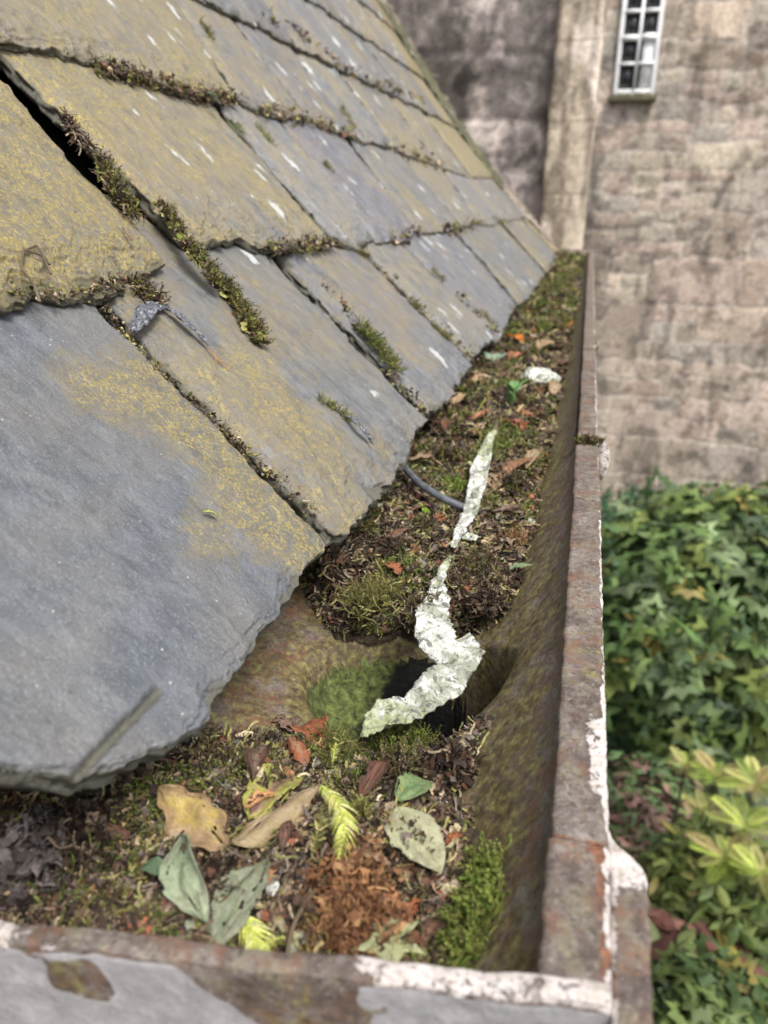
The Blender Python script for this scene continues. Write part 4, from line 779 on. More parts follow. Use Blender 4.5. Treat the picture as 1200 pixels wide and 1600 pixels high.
LEAVES = [
 ((352, 1325), (248, 1232), .62, 'oak', YEL, TAN, 'yellow-brown oak leaf lying under the tail of the big slate', dict(curl=-.3, bend=.12, lift=.011, stem=.01, wave=.18)),
 ((362, 1318), (502, 1228), .5, 'ovate', (.36, .27, .18), (.3, .23, .12), 'dry rolled leaf, tan with a yellow-green side, in the middle of the front litter', dict(curl=-1.15, bend=.1, lift=.013, roll=.35)),
 ((385, 1285), (475, 1195), .45, 'ovate', (.24, .12, .12), (.34, .34, .08), 'reddish and yellow-green leaf behind the rolled leaf', dict(curl=.4, lift=.010)),
 ((383, 1262), (430, 1240), .6, 'scrap', (.6, .32, .16), (.5, .25, .1), 'small peach-coloured curled scrap above the rolled leaf', dict(curl=.9, lift=.012)),
 ((622, 1262), (690, 1362), .62, 'ovate', (.33, .34, .2), (.42, .42, .27), 'flat grey-green oval leaf with clear veins, right of centre', dict(curl=-.22, bend=.1, lift=.014, wave=.10, whole=1)),
 ((282, 1305), (322, 1440), .52, 'lance', (.25, .31, .2), (.32, .37, .25), 'upright folded pale green leaf at the left of the front litter', dict(curl=.9, bend=.2, lift=.014, roll=-.6)),
 ((332, 1478), (418, 1342), .46, 'serrate', (.17, .2, .13), (.24, .26, .18), 'grey-green toothed leaf with its stalk pointing right', dict(curl=.25, lift=.009)),
 ((318, 1375), (285, 1492), .68, 'ovate', (.32, .37, .25), (.38, .38, .27), 'broad pale green leaf half under the folded one by the end plate', dict(curl=.2, lift=.006, bend=.05)),
 ((270, 1385), (212, 1475), .6, 'ovate', (.42, .28, .22), (.32, .24, .18), 'pinkish tan leaf leaning on the end plate', dict(curl=.3, lift=.004)),
 ((560, 1250), (612, 1186), .28, 'lance', RED, DKB, 'dark red-brown pointed leaf just in front of the green moss clump', dict(curl=.5, lift=.008)),
 ((625, 1248), (672, 1222), .5, 'ovate', (.13, .22, .09), (.2, .27, .12), 'small fresh green leaf tip behind the grey-green oval leaf', dict(curl=.3, lift=.010)),
 ((632, 1436), (655, 1405), .7, 'scrap', ORG, RUST, 'orange scrap above the star-shaped leaf', dict(curl=.4, lift=.009)),
 ((700, 1320), (718, 1302), .7, 'scrap', (.45, .15, .05), RUST, 'tiny orange scrap beside the grey-green oval leaf', dict(curl=.4, lift=.008)),
 ((612, 908), (532, 898), .36, 'holly', (.5, .27, .11), (.4, .2, .09), 'orange-tan oak leaf lying behind the outlet on the left', dict(curl=-.6, bend=.15, lift=.011)),
 ((625, 895), (603, 880), .7, 'scrap', (.35, .16, .08), RUST, 'small rusty scrap just behind the orange-tan oak leaf', dict(curl=.3, lift=.009)),
 ((778, 752), (832, 715), .33, 'lance', (.27, .13, .07), (.2, .1, .05), 'long brown leaf right of the white strip', dict(curl=.5, lift=.010)),
 ((640, 718), (692, 728), .55, 'oak', (.28, .2, .13), (.22, .14, .08), 'crumpled tan leaf under the tail of the second eaves slate', dict(curl=.9, lift=.012)),
 ((782, 520), (832, 541), .5, 'ovate', (.6, .2, .02), (.5, .14, .02), 'vivid orange leaf in the far gutter', dict(curl=.4, lift=.012)),
 ((838, 545), (876, 538), .7, 'holly', (.36, .24, .15), (.3, .2, .12), 'buff jagged leaf beside the vivid orange leaf', dict(curl=.4, lift=.012)),
 ((790, 563), (826, 552), .5, 'ovate', (.42, .16, .09), RUST, 'rust-red leaf just in front of the vivid orange leaf', dict(curl=.4, lift=.010)),
 ((762, 565), (785, 556), .75, 'ovate', (.25, .36, .27), TEAL, 'pale mint-green leaf near the slate tails', dict(curl=.3, lift=.010)),
 ((795, 890), (832, 884), .42, 'ovate', (.16, .24, .12), (.2, .26, .14), 'small dull green leaf near the gutter wall', dict(curl=.4, lift=.009)),
 ((730, 722), (745, 736), .8, 'ovate', (.42, .42, .2), (.36, .38, .2), 'tiny pale yellow leaf touching the left of the white strip', dict(curl=.2, lift=.012)),
 ((702, 640), (730, 610), .5, 'ovate', (.45, .33, .2), TAN, 'light tan leaf by the third eaves slate', dict(curl=.5, lift=.012)),
 ((690, 690), (703, 645), .35, 'lance', RUST, DKB, 'thin rust-coloured leaf standing under the slate tail', dict(curl=.5, lift=.014)),
 ((672, 650), (690, 680), .6, 'scrap', (.18, .09, .06), DKB, 'dark purple-brown leaf tucked under the slate tail', dict(curl=.8, lift=.012)),
 ((806, 492), (830, 486), .6, 'ovate', (.55, .2, .12), RUST, 'salmon-orange leaf behind the vivid orange leaf', dict(curl=.3, lift=.012)),
 ((838, 493), (897, 490), .22, 'lance', (.42, .45, .2), (.4, .4, .22), 'long pale yellow-green leaf across the far gutter', dict(curl=.3, lift=.014)),
 ((842, 470), (872, 455), .5, 'ovate', (.2, .34, .22), TEAL, 'blue-green leaf in the far gutter by the slates', dict(curl=.3, lift=.014)),
 ((732, 930), (768, 932), .5, 'ovate', (.24, .19, .16), (.17, .13, .1), 'grey-brown leaf in the dark moss behind the outlet', dict(curl=.3, lift=.011)),
 ((858, 622), (882, 596), .45, 'ovate', (.4, .33, .24), TAN, 'pale curled leaf against the gutter wall', dict(curl=.8, lift=.012)),
 ((790, 660), (818, 672), .5, 'scrap', (.42, .16, .12), RUST, 'pinkish rust leaf scrap beside the seedling', dict(curl=.5, lift=.012)),
 ((640, 800), (680, 790), .4, 'lance', (.2, .08, .06), DKB, 'dark maroon leaf below the black cable', dict(curl=.5, lift=.007)),
 ((668, 830), (700, 805), .45, 'scrap', (.3, .1, .06), RUST, 'reddish scrap between cable and white strip', dict(curl=.5, lift=.006)),
 ((430, 1120), (478, 1160), .45, 'scrap', (.3, .2, .17), (.2, .13, .1), 'thin greyish pink leaf skeleton on the bare iron left of the outlet', dict(curl=.2, lift=.004)),
 ((468, 1140), (500, 1165), .5, 'holly', RUST, (.36, .13, .07), 'rust-red jagged leaf at the front left of the outlet', dict(curl=.5, lift=.010)),
 ((390, 1180), (420, 1190), .6, 'scrap', ORG, RUST, 'burnt orange scrap under the corner of the big slate', dict(curl=.4, lift=.010)),
 ((440, 1330), (455, 1280), .4, 'lance', (.22, .1, .08), DKB, 'maroon leaf standing right of the rolled leaf', dict(curl=.5, lift=.008)),
 ((395, 1215), (412, 1165), .35, 'lance', (.2, .14, .11), DKB, 'dusky pointed leaf standing behind the reddish leaf', dict(curl=.5, lift=.010)),
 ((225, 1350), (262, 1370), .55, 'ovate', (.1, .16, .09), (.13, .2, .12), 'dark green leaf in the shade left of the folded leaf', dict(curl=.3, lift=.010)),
 ((878, 500), (892, 520), .5, 'ovate', (.5, .27, .07), ORG, 'amber leaf against the far gutter wall', dict(curl=.4, lift=.012)),
 ((735, 680), (758, 668), .5, 'scrap', (.38, .2, .12), TAN, 'light brown scrap just left of the white strip top', dict(curl=.5, lift=.012)),
 ((700, 560), (715, 585), .5, 'ovate', (.28, .2, .12), TAN, 'dry brown leaf under the third slate tail', dict(curl=.6, lift=.014)),
 ((870, 575), (885, 560), .6, 'oak', (.2, .12, .08), DKB, 'dark brown leaf against the gutter wall behind the white chip', dict(curl=.5, lift=.012)),
 ((600, 842), (640, 826), .5, 'ovate', (.25, .12, .07), DKB, 'brown leaf half buried under the tail tip of the second eaves slate', dict(curl=-.5, lift=.011)),
 ((735, 655), (765, 640), .5, 'ovate', (.36, .17, .1), RUST, 'reddish-tan leaf just behind the top of the white strip', dict(curl=-.5, lift=.013)),
 ((820, 735), (845, 700), .35, 'lance', (.3, .24, .16), TAN, 'straw-coloured leaf along the foot of the gutter wall', dict(curl=.5, lift=.011)),
 ((812, 640), (840, 655), .5, 'oak', (.33, .17, .09), RUST, 'curled rusty leaf right of the seedling', dict(curl=-.7, lift=.013)),
 ((735, 600), (760, 585), .5, 'oak', (.42, .3, .18), TAN, 'bleached leaf between seedling and slate tails', dict(curl=-.5, lift=.013)),
 ((845, 520), (860, 500), .5, 'ovate', (.3, .15, .07), ORG, 'brown-orange leaf between the buff leaf and the amber one', dict(curl=-.4, lift=.013)),
 ((640, 760), (672, 748), .45, 'scrap', (.2, .15, .11), DKB, 'dull brown scrap lying above the cable', dict(curl=.6, lift=.011)),
 ((770, 800), (815, 790), .4, 'oak', (.16, .11, .08), DKB, 'dark crumpled leaf right of the lower end of the upper strip', dict(curl=-.8, lift=.011)),
 ((690, 1165), (735, 1185), .45, 'oak', (.24, .13, .08), DKB, 'dark crumpled leaf at the front right of the outlet', dict(curl=-.9, lift=.012)),
 ((480, 1195), (452, 1150), .5, 'oak', (.34, .2, .13), RUST, 'crumpled tan leaf on the litter ridge left of the outlet', dict(curl=-.7, lift=.012)),
 ((565, 1330), (610, 1350), .45, 'oak', (.3, .2, .13), TAN, 'torn tan leaf between the feathery frond and the oval leaf', dict(curl=-.6, lift=.009)),
 ((455, 1400), (500, 1430), .4, 'oak', (.13, .09, .07), DKB, 'blackened leaf left of the rust-brown heap', dict(curl=-.6, lift=.009)),
 ((660, 1470), (690, 1440), .5, 'oak', (.2, .1, .06), DKB, 'dark brown leaf right of the star-shaped leaf', dict(curl=.6, lift=.009)),
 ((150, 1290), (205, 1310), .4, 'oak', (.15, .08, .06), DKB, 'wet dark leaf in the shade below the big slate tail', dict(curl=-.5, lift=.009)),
 ((60, 1290), (20, 1330), .5, 'oak', (.2, .14, .11), DKB, 'dull brown leaf at the left edge under the big slate', dict(curl=-.5, lift=.009)),
 ((760, 740), (778, 765), .5, 'scrap', (.3, .22, .15), TAN, 'buff scrap between white strip and the long brown leaf', dict(curl=.5, lift=.010)),
]
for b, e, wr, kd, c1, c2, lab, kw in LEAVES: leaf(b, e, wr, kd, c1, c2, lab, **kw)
# star-shaped (three-lobed) leaf
def polyleaf(b, e, outl, c1, c2, label, lift=.008, bend=.12, name='fallen_leaf', n=9):
    B = gz(*b, lift); E_ = gz(*e, lift); ax = E_-B; L = np.linalg.norm(ax); ax /= L; side = np.cross(ax, [0, 0, 1.]); side /= np.linalg.norm(side); up = np.cross(side, ax)
    O = resample(np.array(outl+[outl[0]], float), 90)[:-1]; c = np.array([.38, 0]); K = np.linspace(.0, 1, n)
    G = c+(O-c)[:, None]*K[None, :, None]; r2 = ((G-c)**2).sum(-1)
    z_ = -bend*L*r2*1.4+(fbm(p3(G[..., 0]*4, G[..., 1]*4, 3), 4, 3)-.5)*.1*L+.05*L*np.abs(G[..., 1])
    P_ = B+ax*(G[..., :1]*L)+side*(G[..., 1:]*L)+up*z_[..., None]
    o = mesh(name, P_.reshape(-1, 3), gridF(90-1, n, 0, True), MAT['leaf'], col=np.tile(c1, (89*n, 1)), extra=np.tile(c2, (89*n, 1)), uv=np.stack([G[..., 0], G[..., 1]*1.6], -1).reshape(-1, 2))
    md = o.modifiers.new('t', 'SOLIDIFY'); md.thickness = .00035; md.offset = 0
    return tag(o, label, 'leaf', 'fallen leaves in the gutter')
STAR = [(0, 0), (.1, .18), (.02, .5), (.3, .3), (.45, .34), (.62, .62), (.66, .3), (.78, .16), (1.05, .02), (.78, -.14), (.62, -.26), (.6, -.55), (.42, -.32), (.25, -.3), (.0, -.42), (.1, -.15)]
polyleaf((615, 1432), (608, 1520), STAR, (.36, .4, .22), (.42, .44, .24), 'pale green star-shaped ivy leaf in front of the end plate')

# feathery sprigs
def sprig(path, l0, n, pa, label, lift=.012, name='moss_sprig', cat='moss sprig', wid=.35, wp=None, grp='feathery sprigs in the litter', up=np.array([0, 0, 1.])):
    P = np.array([gz(*p, lift) for p in path]) if wp is None else np.array(wp); P = resample(P, n); Tn = np.gradient(P, axis=0); Tn /= np.linalg.norm(Tn, axis=1)[:, None]
    S_ = np.cross(Tn, up); S_ /= np.linalg.norm(S_, axis=1)[:, None]; U_ = np.cross(S_, Tn); parts = []
    t = np.linspace(0, 1, n); ll = l0*np.sin(np.pi*(t*.85+.12))**.7
    for sd_ in (-1, 1):
        for k in range(n):
            d = Tn[k]*.75+S_[k]*sd_+U_[k]*random.uniform(-.25, .25); d /= np.linalg.norm(d); l = ll[k]*random.uniform(.8, 1.15); q = np.linspace(0, 1, 5)
            c = P[k]+d*(q*l)[:, None]+Tn[k]*(q**2*l*.35)[:, None]-U_[k]*(q**2*l*.35)[:, None]; wd = np.array([.5, 1, .9, .6, .1])*l*wid*.3
            a_ = c+Tn[k]*wd[:, None]; b_ = c-Tn[k]*wd[:, None]+U_[k]*(wd*.5)[:, None]
            V = np.stack([a_, b_], 1).reshape(-1, 3); F = np.array([[2*j, 2*j+1, 2*j+3, 2*j+2] for j in range(4)]); parts.append((V, F, pal(pa, 1)[0]))
    V = np.stack([P+S_*l0*.06+U_*.0003, P-S_*l0*.06+U_*.0003], 1).reshape(-1, 3); parts.append((V, np.array([[2*j, 2*j+1, 2*j+3, 2*j+2] for j in range(n-1)]), pa[0]))
    V, F, C = join(parts); o = mesh(name, V, F, MAT['moss'], col=C, smooth=False); return tag(o, label, cat, grp)
YS = np.array([(.42, .46, .1), (.5, .52, .15), (.34, .4, .08), (.46, .46, .2)])
sprig([(502, 1228), (530, 1255), (540, 1295), (528, 1345)], .007, 26, YS, 'curved yellow-green feathery moss frond right of the rolled leaf', .016)
sprig([(488, 1330), (500, 1290), (505, 1255)], .005, 18, OLIVE*1.4, 'dull olive feathery frond beside the yellow-green one', .010)
sprig([(370, 1422), (395, 1455), (402, 1500)], .009, 14, YS*1.1, 'bright lime frond in front of the toothed leaf by the end plate', .012)
sprig([(445, 1465), (420, 1470), (402, 1500)], .006, 10, YS*1.1, 'short lime frond crossing the bright lime frond', .012)
sprig([(520, 1190), (525, 1160)], .003, 14, YS, 'tiny pale sprig standing at the front left of the outlet', .016)
sprig([(592, 1300), (610, 1270), (640, 1255)], .008, 18, np.array([(.4, .32, .1), (.3, .3, .08), (.45, .38, .18)]), 'tangled yellow moss tuft under the grey-green oval leaf', .006)
sprig([(655, 785), (672, 800)], .005, 12, np.array([(.3, .45, .06), (.25, .4, .06)]), 'little bright green sprig below the black cable', .012)
sprig([(693, 805), (694, 780)], .004, 10, YS, 'pale yellow sprout beside the foot of the white strip', .014)
sprig([(550, 1370), (540, 1345), (560, 1330)], .006, 12, np.array([(.45, .26, .14), (.35, .2, .1)]), 'wiry orange-brown root tangle above the rust-brown heap', .010)
sprig([(700, 640), (745, 645), (760, 620)], .010, 14, YS*.8, 'yellowish moss frond in the middle of the far litter', .014)

# seedling
sdl = thing('seedling', 'small green seedling with jagged leaves beside the white chip', 'seedling', tuple(gz(800, 625)))
def leafpart(par, b, e, wr, kd, c, nm_='leaf', lift=.012, lift2=.02, mat='leaf'):
    B = gz(*b, lift); E_ = gz(*e, lift2); ax = E_-B; L = np.linalg.norm(ax); ax /= L; L = min(L, .045); side = np.cross(ax, [0, 0, 1.]); side /= np.linalg.norm(side); up = np.cross(side, ax)
    t = np.linspace(0, 1, 20); v = np.linspace(-1, 1, 7); T_, V_ = np.meshgrid(t, v, indexing='ij'); wv = V_*widthfn(kd, t)[:, None]*wr*L/2
    P_ = B+ax*(T_*L)[..., None]+side*wv[..., None]+up*((V_**2)*wr*L*.12+.12*L*np.sin(np.pi*T_))[..., None]
    o = mesh(nm_, P_.reshape(-1, 3), gridF(20, 7), MAT[mat], par, col=np.tile(c, (140, 1)), extra=np.tile(np.array(c)*1.2, (140, 1)), uv=np.stack([T_, V_], -1).reshape(-1, 2))
    o.modifiers.new('t', 'SOLIDIFY').thickness = .0003; return o
for b, e, wr in (((800, 620), (832, 575), .3), ((800, 615), (812, 570), .28), ((800, 620), (828, 592), .25), ((798, 632), (795, 612), .7), ((800, 628), (790, 598), .3)): leafpart(sdl, b, e, wr, 'holly' if wr < .5 else 'ovate', (.14, .28, .10), lift2=.03)
V, F = ellips(gz(800, 628)+np.array([0, 0, .006]), (.0014, .0014, .014), 8, 8); mesh('stem', V, F, MAT['moss'], sdl, col=np.tile([.2, .35, .12], (len(V), 1)))

# ------------------------------------------------------------------ white sealant strips
def sheet(Lp, Rp, zs, green, seed, n=150, k=34):
    L_ = resample(Lp, n); R_p = resample(Rp, n); t = np.linspace(0, 1, n); z = np.interp(t, np.linspace(0, 1, len(zs)), zs); gr = np.interp(t, np.linspace(0, 1, len(green)), green)
    A3 = np.array([atz(*L_[q], z[q]) for q in range(n)]); B3 = np.array([atz(*R_p[q], z[q]) for q in range(n)])
    X_ = np.linspace(-1, 1, k); thick = .0013; rows = []
    D = B3-A3; Wd = np.linalg.norm(D, axis=1)[:, None]; Dn = D/np.maximum(Wd, 1e-5)
    jl = (fbm(p3(t*60, 0, seed), seed, 4, .65)-.5)*.0045; jr = (fbm(p3(t*60, 9, seed), seed+1, 4, .65)-.5)*.0045
    A3 = A3+Dn*jl[:, None]; B3 = B3+Dn*jr[:, None]
    P = A3[:, None]+(B3-A3)[:, None]*((X_+1)/2)[None, :, None]
    up = np.array([0, 0, 1.])
    q = P*1.; f = (fbm(p3(P[..., 0]*75, P[..., 1]*75, seed), seed+2, 3, .55)-.5)*.015+(fbm(p3(P[..., 0]*230, P[..., 1]*160, seed), seed+3, 4, .6)-.5)*.0032
    cu = (np.abs(X_)**3)[None]*Wd*.12*np.sin(t*9+seed)[:, None]
    f = f+cu; e = (1-np.abs(X_)**8)[None]*ss(0, .03, t)[:, None]*ss(0, .03, 1-t)[:, None]
    T_ = P+up*(f+thick*e)[..., None]; Bm = P+up*(f-thick*e)[..., None]
    V = np.concatenate([T_, Bm[:, ::-1]], 1); kk = 2*k
    mk = np.zeros((n, kk, 3)); mk[..., 0] = gr[:, None]
    i_, j_ = np.meshgrid(np.arange(n-1), np.arange(kk), indexing='ij'); F = np.stack([i_*kk+j_, i_*kk+(j_+1) % kk, (i_+1)*kk+(j_+1) % kk, (i_+1)*kk+j_], -1).reshape(-1, 4)
    return V.reshape(-1, 3), F, mk.reshape(-1, 3)
def strip(sheets, label):
    V, F, C = join_m([sheet(*a) for a in sheets]); o = mesh('sealant_strip', V, F, MAT['strip'], extra=C); return tag(o, label, 'sealant strip', 'peeled strips of white sealant')
def join_m(parts):
    V = []; F = []; C = []; n = 0
    for v, f, c in parts: V.append(v); F.append(f+n); C.append(c); n += len(v)
    return np.concatenate(V), np.concatenate(F), np.concatenate(C)
strip([([(768, 668), (752, 698), (737, 728), (729, 765), (722, 800), (711, 828), (704, 852)], [(777, 670), (770, 700), (765, 735), (757, 765), (747, 800), (730, 832), (712, 856)], [-.243, -.244, -.247, -.249, -.252, -.255], [.65, .5, .2, .05, .0, .1], 5)],
      'upper straight strip of flaking white sealant lying beside the black cable')
strip([([(703, 862), (690, 880), (672, 905), (665, 930), (650, 955), (647, 985), (655, 1008), (670, 1018), (688, 1032)], [(709, 864), (700, 888), (694, 905), (703, 935), (701, 962), (710, 985), (714, 1005), (708, 1022), (702, 1034)], [-.250, -.252, -.252, -.251, -.252, -.256, -.262], [.8, .5, .1, .0, .0, .1, .2], 9),
       ([(688, 1000), (686, 1018), (694, 1035), (668, 1048), (645, 1070), (630, 1094), (590, 1099), (570, 1118), (563, 1147)], [(735, 990), (758, 1028), (740, 1046), (722, 1076), (700, 1090), (680, 1110), (640, 1127), (605, 1132), (568, 1150)], [-.262, -.263, -.262, -.263, -.265, -.266, -.266], [.0, .0, .05, .2, .4, .75, .9], 14)],
      'lower twisting, folded strip of white sealant bridging the outlet hole')
def chunk(cx, cy, rx, ry, rz, label, sd_, gr=.1, lift=.004):
    p = gz(cx, cy, lift); V, F = ellips(p, (rx, ry, rz), 30, 18, sd_, .45); V = V+((fbm(V*220, sd_, 3)-.5)*.003)[:, None]
    return tag(mesh('sealant_chip', V, F, MAT['strip'], extra=np.tile([gr, 0, 0], (len(V), 1))), label, 'sealant chip', 'loose white chips')
chunk(840, 588, .028, .036, .010, 'pale blue-white chip lying behind the seedling', 3, .1, .008)
chunk(714, 828, .004, .006, .003, 'small white nub at the foot of the upper strip', 4)
chunk(735, 838, .006, .005, .002, 'greyish chip just below the upper white strip', 6, .5)
chunk(424, 1390, .0024, .003, .002, 'tiny white crumb among the front leaves', 7)
chunk(682, 842, .0035, .005, .002, 'small off-white chip left of the strip gap', 8, .2)
chunk(88, 1365, .005, .005, .003, 'pale mint crumb in the shade under the big slate', 11, .2, .006)

# black cable
def tube(P, r, name, mat, label=None, cat=None, parent=None, k=12, grp=None, taper=None, n=60):
    P = resample(np.array(P, float), n)
    for _ in range(8): P[1:-1] = (P[:-2]+2*P[1:-1]+P[2:])/4
    T_ = np.gradient(P, axis=0); T_ /= np.linalg.norm(T_, axis=1)[:, None]; S_ = np.cross(T_, [.1, .2, 1.]); S_ /= np.linalg.norm(S_, axis=1)[:, None]; U_ = np.cross(S_, T_)
    a_ = np.linspace(0, 2*np.pi, k, endpoint=False); rr_ = np.full(n, r) if taper is None else np.interp(np.linspace(0, 1, n), np.linspace(0, 1, len(taper)), taper)*r
    V = P[:, None]+(S_[:, None]*np.cos(a_)[None, :, None]+U_[:, None]*np.sin(a_)[None, :, None])*rr_[:, None, None]
    i_, j_ = np.meshgrid(np.arange(n-1), np.arange(k), indexing='ij'); F = np.stack([i_*k+j_, i_*k+(j_+1) % k, (i_+1)*k+(j_+1) % k, (i_+1)*k+j_], -1).reshape(-1, 4)
    if mat in ('moss', 'bits'): o = mesh(name, V.reshape(-1, 3), F, MAT[mat], parent, col=np.tile(np.array([.2, .13, .08]), (n*k, 1)))
    else: o = mesh(name, V.reshape(-1, 3), F, MAT[mat], parent)
    if label: tag(o, label, cat, grp)
    return o
tube([atz(600, 690, -.236), atz(630, 728, -.240), atz(655, 756, -.243), atz(690, 778, -.246), atz(722, 792, -.252), atz(745, 800, -.262)], .0034, 'cable', 'cable', 'short black rubber cable curving out from under the slates', 'cable')

# ------------------------------------------------------------------ bits lying on the slates
def feather(i, path, wid, label, sd_):
    P = resample(rp(i, path, .005), 30); P = P+NR(i)*(np.sin(np.linspace(0, np.pi, 30))*.004)[:, None]; T_ = np.gradient(P, axis=0); T_ /= np.linalg.norm(T_, axis=1)[:, None]
    S_ = np.cross(T_, NR(i)); S_ /= np.linalg.norm(S_, axis=1)[:, None]; t = np.linspace(0, 1, 30); k = 9; v = np.linspace(-1, 1, k)
    wv = wid*np.sin(np.pi*np.clip(t*.9+.08, 0, 1))**.6*(1+(fbm(p3(t*25, 0, sd_), sd_, 2)-.5)*.9)
    Q = P[:, None]+S_[:, None]*(wv[:, None]*v[None])[..., None]+T_[:, None]*(np.abs(v)*.6*wid)[None, :, None]+NR(i)*((fbm(p3(t[:, None]*16, v[None]*3+0*t[:, None], sd_), sd_+2, 3)-.5)*wid*1.6)[..., None]
    o = mesh('feather', Q.reshape(-1, 3), gridF(30, k), MAT['feather']); o.modifiers.new('t', 'SOLIDIFY').thickness = .0004
    s = tube(P, .0006, 'quill', 'feather', parent=o); s.location = -Vector(o.location); s.matrix_parent_inverse = Matrix()
    return tag(o, label, 'feather', 'bedraggled feathers stuck on the slates')
def fixq(o): pass
feather(0, [(200, 528), (222, 500), (246, 482)], .006, 'slate-blue feather tip standing beside the brown moss cushion', 3)
feather(0, [(246, 484), (270, 508), (300, 532), (318, 546)], .0032, 'wet black and grey feather shaft draped across the slate', 4)
feather(0, [(535, 655), (550, 675), (575, 698)], .0032, 'grey crumpled feather below the thin moss strip', 5)
sprig(None, .004, 16, np.array([(.3, .16, .1), (.24, .12, .08)]), 'reddish brown conifer twig at the end of the feather shaft', wp=rp(0, [(318, 548), (335, 565), (355, 582)], .004), name='conifer_twig', cat='twig', grp='twigs on the slates', up=NR(0))
for L, lab, r_ in (([(30, 400), (25, 430), (45, 455), (55, 485)], 'dry rootlet hanging over the tail of the crusted left slate', .0008), ([(28, 405), (50, 395), (70, 425)], 'short curved rootlet above the hanging one', .0007), ([(32, 402), (60, 412), (72, 440)], 'second rootlet branching to the right on the crusted slate', .0006)):
    tube(rp(1, L, .006), r_, 'rootlet', 'wood', lab, 'rootlet', grp='twigs on the slates')
for L, lab in (([(185, 365), (200, 385)], 'pale straw on the crusted left slate'), ([(138, 250), (156, 256)], 'yellow straw stub at the edge of the black gap'), ([(170, 290), (185, 318), (188, 345)], 'olive dead stem hanging out of the gap')):
    tube(rp(1, L, .006), .0008, 'straw', 'bits', lab, 'straw', grp='twigs on the slates', n=20)
sprig(None, .004, 14, OLIVE*1.6, 'dry sprig of moss sticking out of the gap', wp=rp(1, [(150, 285), (178, 300), (185, 335)], .006), grp='twigs on the slates', up=NR(1))
P3 = rp(0, [(314, 803), (338, 812)], .0022); leaf(tuple(P3[0]), tuple(P3[1]), .42, 'lance', (.4, .55, .08), (.5, .5, .12), 'tiny lime-green leaf lying alone on the big blue slate', curl=.6, wpos=True)['group'] = 'leaves on the slates'
for a_, b_, lab, cc, i in (((318, 152), (338, 170), 'pale teal leaf scrap hanging under the third-course tail', (.3, .42, .34), 2), ((220, 422), (232, 432), 'pinkish dry petal at the joint above the brown cushion', (.4, .25, .2), 0), ((135, 280), (148, 290), 'small purple-brown leaf in the gap moss', (.2, .1, .1), 1)):
    P3 = rp(i, [a_, b_], .007); leaf(tuple(P3[0]), tuple(P3[1]), .6, 'ovate', cc, cc, lab, curl=.4, wpos=True)['group'] = 'leaves on the slates'
# twigs in the gutter
for L, r_, lab in (([(448, 1500), (455, 1450), (480, 1405), (520, 1360)], .0009, 'thin dark bent twig in front of the feathery frond'), ([(405, 1360), (445, 1342)], .0007, 'leaf stalk pointing right above the toothed leaf'), ([(500, 880), (540, 905)], .0009, 'short twig beside the orange-tan oak leaf'), ([(770, 690), (780, 640)], .0022, 'stubby mossy twig at the top of the white strip')):
    tube([gz(x, y, .010) for x, y in L], r_, 'twig', 'wood', lab, 'twig', grp='twigs in the gutter', n=24)

# ------------------------------------------------------------------ wall under the eaves
V, F = boxes([(-.55, -.246, -.6, 3.49, -5., -.215)]); ew = thing('house_wall', 'dirty reddish wall head behind the gutter, under the eaves slates', 'wall', (-.35, 1.4, -5))
o = mesh('wall', V, F, MAT['metal'], ew, smooth=False, extra=np.tile([0, .2, .35], (8, 1)))

